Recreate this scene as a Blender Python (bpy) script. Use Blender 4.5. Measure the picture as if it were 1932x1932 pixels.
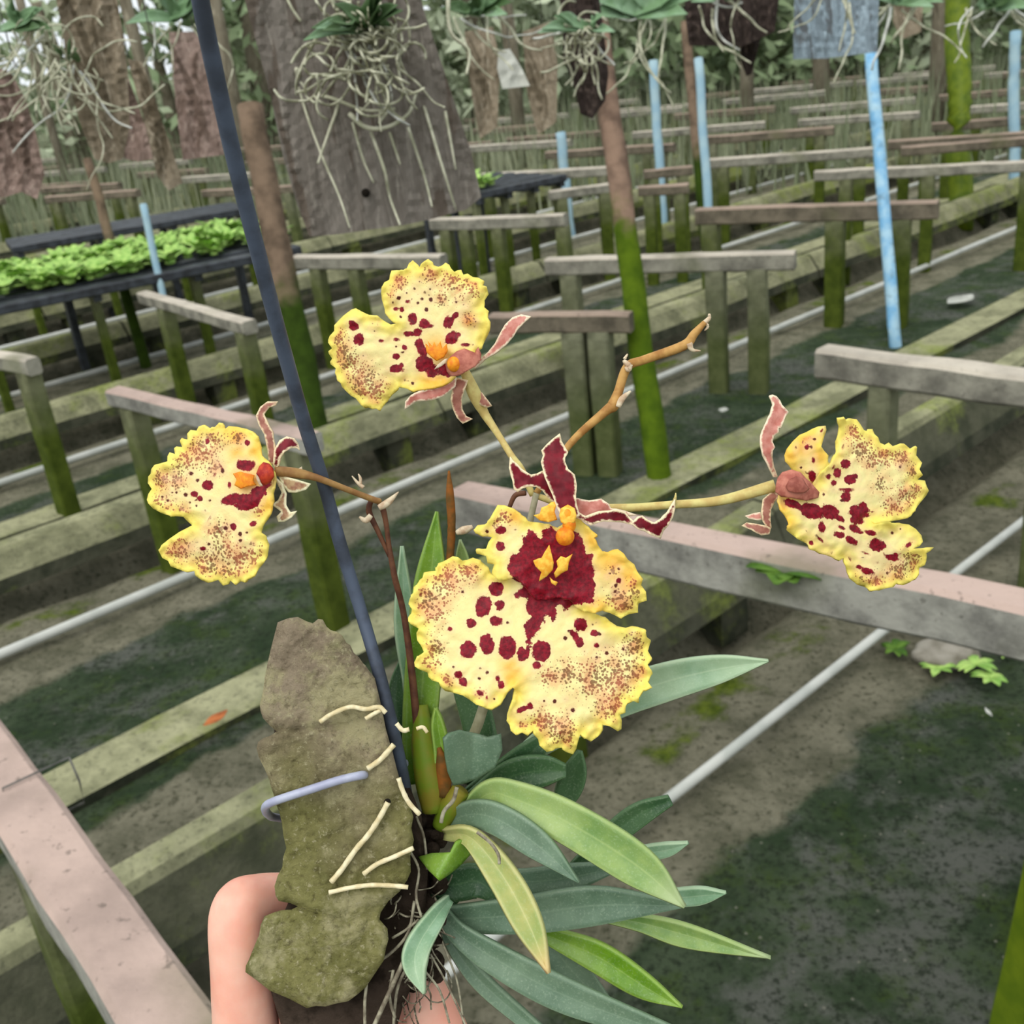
import bpy, bmesh, math, random
import numpy as np
from mathutils import Vector, Matrix, noise
from mathutils.geometry import delaunay_2d_cdt
from math import sin, cos, pi, radians
random.seed(7)
rng = np.random.default_rng(7)
scn = bpy.context.scene
for o in list(bpy.data.objects): bpy.data.objects.remove(o)
COL = scn.collection

# ------------------------------------------------------------------ camera
F = 2005.0; W = 1932.0; CAMH = 1.5
n = np.array([534., 4534., 2005.]); n /= np.linalg.norm(n)
wz = -n; wy = np.array([0, 0, 1.]); wy = wy - (wy @ wz) * wz; wy /= np.linalg.norm(wy); wx = np.cross(wy, wz)
M = np.array([wx, wy, wz])                       # camera (x right, y down, z forward) -> world
CP = np.array([0., 0., CAMH])
cam = bpy.data.cameras.new('camera'); camo = bpy.data.objects.new('camera', cam); COL.objects.link(camo)
cam.sensor_width = 36.0; cam.lens = 36.0 * F / W; cam.clip_start = 0.02; cam.clip_end = 300
r, u, b = M @ np.array([1, 0, 0]), M @ np.array([0, -1, 0]), M @ np.array([0, 0, -1])
camo.matrix_world = Matrix(((r[0], u[0], b[0], 0), (r[1], u[1], b[1], 0), (r[2], u[2], b[2], CAMH), (0, 0, 0, 1)))
cam.dof.use_dof = True; cam.dof.focus_distance = 0.335; cam.dof.aperture_fstop = 30
scn.camera = camo

# ------------------------------------------------------------------ light
world = bpy.data.worlds.new('sky'); scn.world = world; world.use_nodes = True
wn = world.node_tree.nodes; wl = world.node_tree.links
bg = wn['Background']; bg.inputs[0].default_value = (0.90, 0.96, 1.0, 1); bg.inputs[1].default_value = 1.0
sun = bpy.data.lights.new('sun', 'SUN'); suno = bpy.data.objects.new('sun', sun); COL.objects.link(suno)
sun.energy = 1.6; sun.angle = radians(50); sun.color = (1.0, 0.97, 0.9)
suno.rotation_euler = (radians(28), radians(-22), 0)
scn.view_settings.view_transform = 'Standard'; scn.view_settings.look = 'None'
scn.view_settings.exposure = 0.12; scn.view_settings.gamma = 1.0; scn.view_settings.use_curve_mapping = False

# ------------------------------------------------------------------ mapping helpers
def ray(x, y): return M @ np.array([(x - 966.) / F, (y - 966.) / F, 1.0])
def P(x, y, d): return Vector(CP + d * ray(x, y))              # pixel at a depth along the view axis
def G(x, y, h=0.0):                                             # pixel at a height above the ground
    d = ray(x, y); return Vector(CP + (h - CAMH) / d[2] * d)
def Parr(xy, d):
    d = np.asarray(d, float); q = np.stack([(xy[:, 0] - 966) / F * d, (xy[:, 1] - 966) / F * d, d], 1)
    return q @ M.T + CP
CA, SA = cos(radians(40)), sin(radians(40))
def UV(u_, v_, z=0.0): return Vector((u_ * CA - v_ * SA, u_ * SA + v_ * CA, z))
def lin(c): return tuple(((x / 255.) / 12.92 if x <= 10 else ((x / 255. + .055) / 1.055) ** 2.4) for x in c)

# ------------------------------------------------------------------ object helpers
def link(o, parent=None, kind=None, label=None, cat=None, group=None):
    COL.objects.link(o)
    if parent is not None: o.parent = parent
    tag(o, label, cat, group, kind); return o
def tag(o, label=None, cat=None, group=None, kind=None):
    if kind: o['kind'] = kind
    if label: o['label'] = label
    if cat: o['category'] = cat
    if group: o['group'] = group
    return o
def empty(name, loc, label, cat, group=None):
    o = bpy.data.objects.new(name, None); o.empty_display_size = .05; o.location = loc
    return link(o, None, None, label, cat, group)
def org(parent):
    v = Vector((0, 0, 0)); p = parent
    while p is not None: v += Vector(p.location); p = p.parent
    return v
def mesh(name, verts, faces, mat, parent=None, smooth=True, attrs=None, center=False, **kw):
    """verts in WORLD coordinates; stored relative to the parent (or to own base point when center)."""
    V = np.array([tuple(v) for v in verts], float)
    o0 = np.array(org(parent)); V = V - o0
    loc = np.zeros(3)
    if center or parent is None:
        lo, hi = V.min(0), V.max(0); loc = np.array([(lo[0] + hi[0]) / 2, (lo[1] + hi[1]) / 2, lo[2]]); V = V - loc
    me = bpy.data.meshes.new(name); me.from_pydata(V.tolist(), [], [tuple(int(i) for i in f) for f in faces])
    me.update()
    if smooth: me.polygons.foreach_set('use_smooth', [True] * len(me.polygons))
    for k, a in (attrs or {}).items():
        at = me.attributes.new(k, 'FLOAT', 'POINT'); at.data.foreach_set('value', np.asarray(a, np.float32))
    if mat: me.materials.append(mat)
    o = bpy.data.objects.new(name, me); o.location = loc
    return link(o, parent, **kw)
def fixnormals(o):
    bm = bmesh.new(); bm.from_mesh(o.data); bmesh.ops.recalc_face_normals(bm, faces=bm.faces); bm.to_mesh(o.data); bm.free(); return o
def mod(o, t, **kw):
    m = o.modifiers.new(t.lower(), t)
    for k, v in kw.items(): setattr(m, k, v)
    return m

class MB:
    def __init__(s): s.v = []; s.f = []; s.a = {}
    def add(s, v, f):
        k = len(s.v); s.v += [tuple(x) for x in v]; s.f += [tuple(i + k for i in q) for q in f]
    def tube(s, pts, rad, seg=8, caps=True, squash=1.0):
        pts = [Vector(p) for p in pts]; N = len(pts)
        if not hasattr(rad, '__len__'): rad = [rad] * N
        up = Vector((0.13, 0.31, 0.94)); vs = []
        for i, p in enumerate(pts):
            t = (pts[min(i + 1, N - 1)] - pts[max(i - 1, 0)]).normalized()
            x = t.cross(up)
            if x.length < 1e-4: x = t.cross(Vector((1, 0, 0)))
            x.normalize(); y = t.cross(x)
            for k in range(seg):
                a = 2 * pi * k / seg; vs.append(p + (cos(a) * x + squash * sin(a) * y) * float(rad[i]))
        fs = [(i * seg + k, i * seg + (k + 1) % seg, (i + 1) * seg + (k + 1) % seg, (i + 1) * seg + k) for i in range(N - 1) for k in range(seg)]
        if caps: fs += [tuple(range(seg))[::-1], tuple((N - 1) * seg + k for k in range(seg))]
        s.add(vs, fs)
    def obox(s, c, ax, ay, az):                        # oriented box: centre and three half axes
        c, ax, ay, az = Vector(c), Vector(ax), Vector(ay), Vector(az)
        vs = [c + sx * ax + sy * ay + sz * az for sz in (-1, 1) for sy in (-1, 1) for sx in (-1, 1)]
        s.add(vs, [(0, 2, 3, 1), (4, 5, 7, 6), (0, 1, 5, 4), (2, 6, 7, 3), (0, 4, 6, 2), (1, 3, 7, 5)])
    def ball(s, c, rx, ry=None, rz=None, seg=12, rings=8):
        rx = float(rx); ry = float(ry or rx); rz = float(rz or rx); c = Vector(c); vs = []
        for i in range(1, rings):
            ph = pi * i / rings
            for k in range(seg): th = 2 * pi * k / seg; vs.append(c + Vector((rx * sin(ph) * cos(th), ry * sin(ph) * sin(th), rz * cos(ph))))
        vs += [c + Vector((0, 0, rz)), c - Vector((0, 0, rz))]; T = len(vs) - 2; B = T + 1; R = rings - 1
        fs = [(i * seg + k, (i + 1) * seg + k, (i + 1) * seg + (k + 1) % seg, i * seg + (k + 1) % seg) for i in range(R - 1) for k in range(seg)]
        fs += [(T, k, (k + 1) % seg) for k in range(seg)] + [(B, (R - 1) * seg + (k + 1) % seg, (R - 1) * seg + k) for k in range(seg)]
        s.add(vs, fs)
    def build(s, name, mat, parent=None, **kw): return mesh(name, s.v, s.f, mat, parent, **kw)

def smooth_path(pts, per=6):
    """Catmull-Rom through tuples of any length."""
    A = np.array(pts, float); A = np.vstack([2 * A[0] - A[1], A, 2 * A[-1] - A[-2]]); out = []
    for i in range(1, len(A) - 2):
        p0, p1, p2, p3 = A[i - 1:i + 3]
        for k in range(per):
            t = k / per
            out.append(.5 * ((2 * p1) + (-p0 + p2) * t + (2 * p0 - 5 * p1 + 4 * p2 - p3) * t * t + (-p0 + 3 * p1 - 3 * p2 + p3) * t ** 3))
    out.append(A[-2]); return np.array(out)

# ------------------------------------------------------------------ materials
class NT:
    def __init__(s, name, rough=.6, spec=.3):
        s.m = bpy.data.materials.new(name); s.m.use_nodes = True; s.t = s.m.node_tree; s.N = s.t.nodes; s.L = s.t.links
        s.b = s.N['Principled BSDF']; s.b.inputs['Roughness'].default_value = rough; s.b.inputs['Specular IOR Level'].default_value = spec
        s.co = s.N.new('ShaderNodeTexCoord').outputs['Object']
    def val(s, sock, v):
        if hasattr(v, 'is_linked') or isinstance(v, bpy.types.NodeSocket): s.L.new(v, sock)
        else: sock.default_value = v
    def noise(s, scale, detail=4, rough=.55, dist=0., co=None):
        k = s.N.new('ShaderNodeTexNoise'); k.inputs['Scale'].default_value = scale; k.inputs['Detail'].default_value = detail
        k.inputs['Roughness'].default_value = rough; k.inputs['Distortion'].default_value = dist
        s.L.new(co or s.co, k.inputs['Vector']); return k.outputs['Fac']
    def vor(s, scale, out='Distance', feature='F1', co=None):
        k = s.N.new('ShaderNodeTexVoronoi'); k.feature = feature; k.inputs['Scale'].default_value = scale
        s.L.new(co or s.co, k.inputs['Vector']); return k.outputs[out]
    def mapping(s, scale=(1, 1, 1), rot=(0, 0, 0), co=None):
        k = s.N.new('ShaderNodeMapping'); k.inputs['Scale'].default_value = scale; k.inputs['Rotation'].default_value = rot
        s.L.new(co or s.co, k.inputs['Vector']); return k.outputs[0]
    def attr(s, name):
        k = s.N.new('ShaderNodeAttribute'); k.attribute_name = name; return k.outputs['Fac']
    def math(s, op, a, b_=0., clamp=False):
        k = s.N.new('ShaderNodeMath'); k.operation = op; k.use_clamp = clamp; s.val(k.inputs[0], a); s.val(k.inputs[1], b_); return k.outputs[0]
    def rng(s, v, a, b_, c=0., d=1.):
        k = s.N.new('ShaderNodeMapRange'); k.interpolation_type = 'SMOOTHSTEP'; s.val(k.inputs[0], v)
        for i, x in enumerate((a, b_, c, d)): k.inputs[i + 1].default_value = x
        return k.outputs[0]
    def mix(s, fac, a, b_):
        k = s.N.new('ShaderNodeMix'); k.data_type = 'RGBA'; s.val(k.inputs[0], fac)
        for sock, v in ((k.inputs[6], a), (k.inputs[7], b_)):
            if isinstance(v, tuple): sock.default_value = lin(v) + (1,)
            else: s.L.new(v, sock)
        return k.outputs[2]
    def normal_z(s):
        g = s.N.new('ShaderNodeNewGeometry'); k = s.N.new('ShaderNodeSeparateXYZ'); s.L.new(g.outputs['Normal'], k.inputs[0]); return k.outputs[2]
    def sep(s, i):
        k = s.N.new('ShaderNodeSeparateXYZ'); s.L.new(s.co, k.inputs[0]); return k.outputs[i]
    def rand(s): return s.N.new('ShaderNodeObjectInfo').outputs['Random']
    def bump(s, h, strength=.4, dist=.01):
        k = s.N.new('ShaderNodeBump'); k.inputs['Strength'].default_value = strength; k.inputs['Distance'].default_value = dist
        s.L.new(h, k.inputs['Height']); s.L.new(k.outputs[0], s.b.inputs['Normal'])
    def color(s, c):
        if isinstance(c, tuple): s.b.inputs['Base Color'].default_value = lin(c) + (1,)
        else: s.L.new(c, s.b.inputs['Base Color'])
        return s.m
    def sub(s, w, rad=(.006, .003, .002), scale=1.):
        s.b.inputs['Subsurface Weight'].default_value = w; s.b.inputs['Subsurface Radius'].default_value = rad; s.b.inputs['Subsurface Scale'].default_value = scale

def two_tone(name, a, b_, scale=20., rough=.7, lo=.35, hi=.65, bump=0., bscale=None, detail=5, spec=.2, bdist=.005, stretch=None):
    t = NT(name, rough, spec); co = t.mapping(stretch) if stretch else None
    f = t.rng(t.noise(scale, detail, co=co), lo, hi); t.color(t.mix(f, a, b_))
    if bump: t.bump(t.noise(bscale or scale * 3, 6, co=co), bump, bdist)
    return t.m

def m_flower(name):
    """yellow petal: blotches follow the 'blotch' distance, fine speckles follow 'speck'."""
    t = NT(name, .5, .25)
    edge = t.attr('edge')
    base = t.mix(t.rng(edge, 2, 40), (240, 218, 104), (242, 226, 156))
    base = t.mix(t.math('MULTIPLY', t.attr('warm'), .8), base, (242, 178, 58))
    sp = t.math('MULTIPLY', t.attr('speck'), t.rng(edge, 4, 12))
    base = t.mix(t.math('MULTIPLY', t.math('MULTIPLY', sp, t.rng(t.noise(230, 4), .36, .62)), .62), base, (214, 112, 78))
    d = t.math('SUBTRACT', t.vor(1150), t.math('MULTIPLY', t.math('MULTIPLY', sp, t.rng(t.noise(480, 3), .22, .55)), .72))
    base = t.mix(t.rng(d, -.16, .04, .8, 0.), base, t.mix(t.rng(t.noise(150, 2), .4, .6), (150, 62, 44), (104, 56, 26)))
    d2 = t.math('SUBTRACT', t.vor(620), t.math('MULTIPLY', t.math('MULTIPLY', sp, t.rng(t.noise(260, 2), .4, .7)), .42))
    base = t.mix(t.rng(d2, -.08, .03, .75, 0.), base, (132, 50, 34))
    bl = t.math('ADD', t.attr('blotch'), t.math('MULTIPLY', t.math('SUBTRACT', t.noise(560, 5, .65), .5), t.attr('amp')))
    base = t.mix(t.rng(bl, 0, 9, .30, 0.), base, (248, 196, 158))
    red = t.mix(t.rng(t.noise(900, 3), .3, .7), (100, 2, 20), (146, 8, 34))
    base = t.mix(t.rng(bl, -1.6, .4, 1., 0.), base, t.mix(t.attr('small'), red, (84, 30, 16)))
    t.color(base); t.sub(.12, (.004, .002, .001), .5); t.bump(t.noise(520, 5), .35, .0008)
    return t.m
def m_sepal(name, inner, inner2, rim=(248, 226, 186), w=3.2):
    t = NT(name, .5, .25)
    e = t.math('ADD', t.attr('edge'), t.math('MULTIPLY', t.math('SUBTRACT', t.noise(900, 4), .5), 9.))
    body = t.mix(t.rng(t.noise(380, 4), .35, .65), inner, inner2)
    t.color(t.mix(t.rng(e, w - 2, w + 2, 1., 0.), body, rim)); t.sub(.08, (.003, .001, .001), .5); return t.m
def m_leaf(name, c1, c2, rib=(170, 196, 130), tip=None):
    t = NT(name, .42, .4); a = t.math('ABSOLUTE', t.attr('across')); al = t.attr('along')
    co = t.noise(160, 5)
    base = t.mix(t.rng(co, .3, .7), c1, c2)
    base = t.mix(t.rng(a, .0, .10, .32, 0.), base, rib)
    base = t.mix(t.rng(a, .86, .99, 0., .5), base, rib)
    base = t.mix(t.math('MULTIPLY', t.rng(t.noise(30, 3), .4, .65), .45), base, rib)
    base = t.mix(t.math('MULTIPLY', t.rng(t.noise(1300, 2), .5, .8), .16), base, (205, 220, 190))
    if tip: base = t.mix(t.rng(al, .82, 1.), base, tip)
    t.color(base); t.sub(.05, (.002, .004, .001), .4); t.bump(t.noise(500, 4), .15, .0008); return t.m

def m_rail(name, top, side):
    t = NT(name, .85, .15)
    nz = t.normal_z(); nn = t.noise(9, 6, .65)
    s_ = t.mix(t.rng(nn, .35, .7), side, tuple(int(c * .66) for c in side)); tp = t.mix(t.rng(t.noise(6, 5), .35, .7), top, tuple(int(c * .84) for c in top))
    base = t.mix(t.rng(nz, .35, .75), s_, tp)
    base = t.mix(t.math('MULTIPLY', t.rng(t.noise(3.1, 5), .52, .72), .55), base, (92, 98, 58))
    base = t.mix(t.math('MULTIPLY', t.rng(t.noise(70, 3), .62, .72), .5), base, (70, 66, 58))
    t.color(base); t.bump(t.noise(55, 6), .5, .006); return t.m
def m_post(name, low, low2, high, z0=.40, z1=.66):
    t = NT(name, .9, .1); z = t.math('ADD', t.sep(2), t.math('MULTIPLY', t.math('SUBTRACT', t.noise(5, 4), .5), .5))
    g = t.mix(t.rng(t.noise(16, 5), .3, .7), low, low2)
    h = t.mix(t.rng(t.noise(12, 5), .35, .7), high, tuple(int(c * .7) for c in high))
    t.color(t.mix(t.rng(z, z0, z1), g, h)); t.bump(t.noise(70, 5), .5, .006); return t.m

MT = {}
MT['petal'] = m_flower('yellow_petal')
MT['dark_sepal'] = m_sepal('dark_red_sepal', (96, 2, 20), (122, 10, 30))
MT['pink_sepal'] = m_sepal('pink_sepal', (208, 142, 128), (188, 112, 98), (244, 222, 192), 2.6)
MT['brown_sepal'] = m_sepal('brown_sepal', (150, 92, 78), (172, 116, 98), (236, 212, 172), 2.2)
MT['cream_sepal'] = m_sepal('cream_sepal', (196, 164, 122), (154, 102, 80), (240, 230, 190), 4.)
MT['orange'] = two_tone('orange_column', (244, 160, 40), (226, 120, 30), 500, .4)
MT['callus'] = two_tone('yellow_callus', (252, 206, 84), (244, 168, 52), 600, .4)
MT['hood'] = two_tone('pink_hood', (196, 124, 104), (166, 92, 78), 400, .45)
MT['hood_dark'] = two_tone('dark_pink_hood', (140, 74, 62), (170, 100, 84), 500, .5)
MT['red_hood'] = two_tone('red_hood', (196, 70, 40), (150, 30, 30), 400, .45)
MT['pedicel'] = two_tone('pale_pedicel', (214, 200, 128), (196, 170, 104), 250, .5)
MT['pedicel_brown'] = two_tone('tan_pedicel', (176, 138, 84), (150, 108, 66), 250, .5)
MT['twig'] = two_tone('tan_flower_branch', (196, 152, 88), (160, 112, 58), 180, .55)
MT['stem_dark'] = two_tone('dark_flower_stem', (84, 52, 40), (112, 74, 52), 200, .55)
MT['stem_grey'] = two_tone('grey_green_stem', (172, 166, 138), (146, 142, 112), 200, .6)
MT['bract'] = two_tone('papery_bract', (222, 206, 176), (190, 160, 130), 400, .7)
MT['root'] = two_tone('cream_root', (236, 224, 186), (210, 192, 146), 300, .6)
MT['root_grey'] = two_tone('grey_root', (170, 164, 140), (110, 100, 84), 300, .7)
MT['leaf_green'] = m_leaf('green_leaf', (134, 160, 84), (108, 142, 74), (176, 194, 122), (164, 180, 130))
MT['leaf_glaucous'] = m_leaf('blue_green_leaf', (96, 122, 98), (80, 106, 82), (132, 154, 126))
MT['leaf_pale'] = m_leaf('pale_leaf', (138, 170, 138), (112, 150, 112), (190, 208, 170))
MT['leaf_bright'] = m_leaf('bright_leaf', (110, 152, 30), (86, 130, 22), (160, 186, 90))
MT['leaf_yellow'] = m_leaf('yellowing_leaf', (150, 164, 92), (176, 176, 104), (214, 204, 140), (216, 190, 130))
MT['leaf_dark'] = m_leaf('deep_green_leaf', (62, 98, 60), (48, 82, 50), (96, 128, 84))
MT['bulb'] = two_tone('green_sheath', (104, 128, 30), (130, 120, 40), 120, .5)
MT['dry'] = two_tone('dry_sheath', (140, 84, 30), (96, 70, 30), 200, .7)
MT['rod'] = two_tone('grey_blue_wire', (56, 62, 74), (78, 88, 106), 90, .55, spec=.4)
MT['staple'] = two_tone('lavender_wire', (158, 160, 184), (178, 182, 200), 120, .4, spec=.5)
MT['skin'] = None
def m_skin():
    t = NT('skin', .45, .35); c = t.mix(t.rng(t.noise(60, 4), .3, .7), (243, 188, 166), (236, 166, 144))
    t.color(c); t.sub(.25, (.012, .004, .002), .6); t.bump(t.noise(420, 3), .12, .0008); return t.m
MT['skin'] = m_skin()
def m_mount(name, dark=False):
    t = NT(name, .95, .06)
    if dark:
        col = t.mix(t.rng(t.noise(42, 6, .65), .32, .62), (70, 58, 48), (104, 88, 76)); col = t.mix(t.rng(t.noise(120, 5), .5, .65, 0, .7), col, (46, 38, 30))
    else:
        z = t.sep(2)
        tan = t.mix(t.rng(t.noise(60, 6, .7), .35, .65), (204, 184, 156), (168, 150, 126))
        grn = t.mix(t.rng(t.noise(52, 6, .7), .35, .65), (180, 174, 112), (140, 138, 80))
        col = t.mix(t.rng(t.math('ADD', t.math('MULTIPLY', z, 9.), t.noise(24, 4)), .85, 1.35), grn, tan)
        col = t.mix(t.rng(t.noise(34, 6, .7), .47, .60, 0, .85), col, (220, 210, 160))
        col = t.mix(t.rng(t.noise(28, 5, .6, .4), .56, .70, 0, .7), col, (118, 130, 72))
        col = t.mix(t.rng(t.noise(420, 5, .75), .52, .68, 0, .5), col, (96, 84, 58))
        col = t.mix(t.rng(t.noise(520, 4, .7, .2), .56, .68, 0, .7), col, (228, 218, 176))
    t.color(col); t.bump(t.noise(330, 8, .75), 1., .004); return t.m
MT['mount'] = m_mount('mossy_bark'); MT['mount_dark'] = m_mount('dark_bark', True)
MT['black'] = two_tone('dark_hollow', (22, 18, 14), (34, 28, 20), 80, 1.)
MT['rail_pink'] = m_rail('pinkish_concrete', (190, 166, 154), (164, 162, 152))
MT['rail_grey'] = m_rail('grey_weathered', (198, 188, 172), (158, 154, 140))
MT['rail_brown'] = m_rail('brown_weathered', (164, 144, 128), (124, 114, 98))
MT['post'] = m_post('mossy_post', (84, 96, 34), (60, 72, 22), (120, 122, 92))
MT['post_grey'] = m_post('grey_mossy_post', (98, 104, 66), (76, 84, 48), (136, 136, 112), .2, .75)
MT['stake'] = m_post('stake_brown', (88, 110, 22), (66, 88, 16), (150, 124, 106), .88, .98)
MT['stake2'] = m_post('stake_dark_brown', (58, 78, 22), (44, 60, 16), (128, 108, 90), .66, .84)
MT['bamboo'] = two_tone('green_bamboo', (104, 120, 22), (78, 98, 16), 14, .5)
MT['pvc_blue'] = None
def m_pvc():
    t = NT('blue_pipe', .45, .4); col = t.mix(t.rng(t.noise(14, 4), .35, .65), (118, 176, 216), (172, 208, 226))
    col = t.mix(t.rng(t.noise(22, 6, .7), .54, .66, 0, .55), col, (96, 116, 128)); t.color(col); return t.m
MT['pvc_blue'] = m_pvc()
MT['pvc_pale'] = two_tone('faded_blue_pipe', (158, 184, 192), (140, 172, 188), 8, .55)
MT['pvc_grey'] = two_tone('grey_pipe', (196, 196, 188), (176, 178, 170), 9, .5, spec=.4)
def m_kerb():
    t = NT('kerb_concrete', .95, .1)
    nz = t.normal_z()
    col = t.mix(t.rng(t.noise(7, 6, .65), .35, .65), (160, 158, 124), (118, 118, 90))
    face = t.mix(t.rng(t.noise(10, 6), .35, .65), (78, 78, 64), (50, 54, 42))  # darker upright faces: concrete tone plus sky occlusion put into the colour
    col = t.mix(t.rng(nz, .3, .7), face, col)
    col = t.mix(t.math('MULTIPLY', t.rng(t.noise(2.6, 7, .7), .48, .64), .75), col, (126, 136, 64))
    col = t.mix(t.math('MULTIPLY', t.rng(t.noise(55, 7, .75), .50, .66), .6), col, (66, 66, 54))
    t.color(col); t.bump(t.noise(45, 6), .6, .01); return t.m
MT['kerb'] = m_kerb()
def m_ground():
    t = NT('nursery_ground', .95, .12)
    def nz(sc, amp): return t.math('MULTIPLY', t.math('SUBTRACT', t.noise(sc, 6, .62), .5), amp)
    soil = t.mix(t.rng(t.noise(9, 7, .7), .35, .65), (164, 158, 134), (122, 120, 98))
    soil = t.mix(t.rng(t.noise(60, 7, .75), .50, .66), soil, (84, 84, 64))
    alg = t.mix(t.rng(t.noise(5, 6, .65), .35, .65), (88, 102, 76), (58, 76, 50))
    alg = t.mix(t.rng(t.noise(4.2, 7, .7), .46, .64), alg, (116, 118, 108))
    alg = t.mix(t.rng(t.noise(9, 6, .7), .5, .66, 0, .7), alg, (76, 96, 40))
    alg = t.mix(t.rng(t.noise(60, 7, .75), .48, .62, 0, .8), alg, (42, 52, 36))
    moss = t.mix(t.rng(t.noise(38, 6, .7), .35, .65), (128, 144, 48), (80, 98, 28))
    col = t.mix(t.rng(t.math('ADD', t.attr('algae'), nz(3.5, 1.4)), .35, .62), soil, alg)
    col = t.mix(t.rng(t.math('ADD', t.attr('moss'), nz(4.5, 1.7)), .55, .8), col, moss)
    col = t.mix(t.rng(t.vor(26), .06, .09, .6, 0.), col, (172, 168, 150))
    t.color(col); t.bump(t.noise(40, 8, .75), 1., .03); return t.m
MT['ground'] = m_ground()
def m_board(name, a, b2, c, dirz=(26, 26, 3.), dark=None):
    t = NT(name, .9, .12); co = t.mapping(dirz)
    col = t.mix(t.rng(t.noise(2.2, 7, .65, .6, co), .32, .68), a, b2)
    col = t.mix(t.rng(t.noise(5.5, 6, .6, .8, co), .52, .72), col, c)
    if dark: col = t.mix(t.rng(t.noise(1.1, 5, .6, 1., co), .55, .62, 0, .8), col, dark)
    t.color(col); t.bump(t.noise(4., 7, .65, .5, co), .6, .01); return t.m
MT['plank'] = m_board('grey_plank', (140, 132, 124), (116, 108, 100), (160, 152, 142), (26, 26, 3), (98, 86, 76))
MT['bark_red'] = m_board('reddish_bark', (158, 136, 126), (124, 104, 94), (182, 162, 150), (18, 18, 5), (92, 76, 66))
MT['bark_brown'] = m_board('brown_bark', (150, 136, 116), (116, 104, 86), (176, 164, 144), (18, 18, 4), (82, 72, 56))
MT['bark_dark'] = m_board('dark_board', (60, 50, 46), (44, 36, 32), (98, 84, 76), (18, 18, 4))
MT['bark_blue'] = m_board('blue_grey_board', (150, 166, 176), (118, 130, 138), (178, 196, 206), (22, 22, 4), (92, 92, 92))
MT['hang_root'] = two_tone('silver_root', (206, 204, 180), (166, 166, 140), 60, .7)
MT['hang_root_w'] = two_tone('white_root', (220, 220, 212), (190, 192, 184), 60, .7)
MT['hang_leaf'] = two_tone('hanging_leaf', (96, 120, 84), (72, 98, 58), 20, .5)
MT['hang_leaf2'] = two_tone('light_hanging_leaf', (142, 170, 138), (116, 148, 106), 20, .5)
MT['wire'] = two_tone('thin_wire', (120, 118, 112), (90, 88, 84), 40, .5)
MT['tray'] = two_tone('black_plastic', (40, 42, 46), (62, 66, 72), 20, .45, spec=.4)
MT['seedling'] = two_tone('seedling_leaf', (176, 206, 112), (130, 172, 80), 26, .5)
MT['weed'] = two_tone('weed_leaf', (88, 120, 40), (58, 92, 24), 30, .6)
MT['fallen'] = two_tone('orange_dry_leaf', (190, 112, 62), (150, 82, 44), 40, .7)
MT['stone'] = two_tone('grey_stone', (150, 144, 132), (112, 106, 92), 16, .9, bump=.5, bscale=50)
MT['trunk'] = m_board('tree_trunk', (136, 128, 110), (104, 96, 80), (160, 152, 132), (5, 5, 1.2), (76, 68, 56))
MT['foliage'] = two_tone('tree_leaves', (146, 162, 124), (108, 128, 90), .8, .6)
MT['foliage2'] = two_tone('pale_tree_leaves', (186, 194, 166), (152, 166, 130), .8, .6)
MT['grass'] = two_tone('far_grass', (156, 160, 132), (118, 128, 98), .6, .7)
MT['mesh_wall'] = two_tone('far_hedge', (146, 152, 126), (104, 114, 88), 1.5, .9, bump=.6, bscale=8, bdist=.1)
MT['cover'] = two_tone('white_wrap', (196, 196, 186), (170, 170, 160), 20, .8)

# ================================================================== SETTING: ground
PIPES = [1.195, 3.10, 4.67, 6.10, 7.40, 8.70, 10.0, 11.4, 12.9, 14.5]
KERBS = [p + .36 for p in PIPES]
us = np.arange(-3.2, 18.0, .12); vs_ = np.arange(-1.0, 19.0, .06)
UU, VV = np.meshgrid(us, vs_); nu, nv = len(us), len(vs_)
alg = np.zeros_like(VV); moss = np.zeros_like(VV) + .12
prev = -1.0
for p_ in PIPES:
    d_ = (VV > prev + .55) & (VV < p_ - .12)
    alg = np.maximum(alg, np.clip(np.minimum((VV - (prev + .5)) / .2, (p_ - .10 - VV) / .16), 0, 1))
    moss = np.maximum(moss, .62 * np.exp(-((VV - p_ - .20) / .13) ** 2)); moss = np.maximum(moss, (.5 if p_ < 2 else .95 if p_ < 4 else .75) * np.exp(-((VV - p_ - .72) / .20) ** 2))
    prev = p_ + .36
XX = UU * CA - VV * SA; YY = UU * SA + VV * CA
ZZ = np.zeros_like(XX)
for i_ in range(nv):
    for j_ in range(nu):
        ZZ[i_, j_] = .020 * noise.noise((XX[i_, j_] * 2.2, YY[i_, j_] * 2.2, 0.)) + .008 * noise.noise((XX[i_, j_] * 9, YY[i_, j_] * 9, 3.)) - .012
for k_ in KERBS: ZZ += .09 * np.exp(-((VV - k_ - .22) / .055) ** 2) - .12 * np.exp(-((VV - k_ - .03) / .07) ** 2)          # dip under each kerb, bank added behind to shut light out of the gap
gv = np.stack([XX.ravel(), YY.ravel(), ZZ.ravel()], 1)
gf = [(i * nu + j, i * nu + j + 1, (i + 1) * nu + j + 1, (i + 1) * nu + j) for i in range(nv - 1) for j in range(nu - 1)]
mesh('ground', gv, gf, MT['ground'], attrs={'algae': alg.ravel(), 'moss': moss.ravel()}, kind='structure', label='damp mossy nursery ground of soil and algae-stained paving', cat='ground')
o = mesh('outer_ground', [(-70, -20, -.2), (90, -20, -.2), (90, 110, -.2), (-70, 110, -.2)], [(0, 1, 2, 3)], MT['ground'], attrs={'algae': [0.3] * 4, 'moss': [.5] * 4}, kind='structure', label='mossy earth running on around the nursery', cat='ground')

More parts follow.
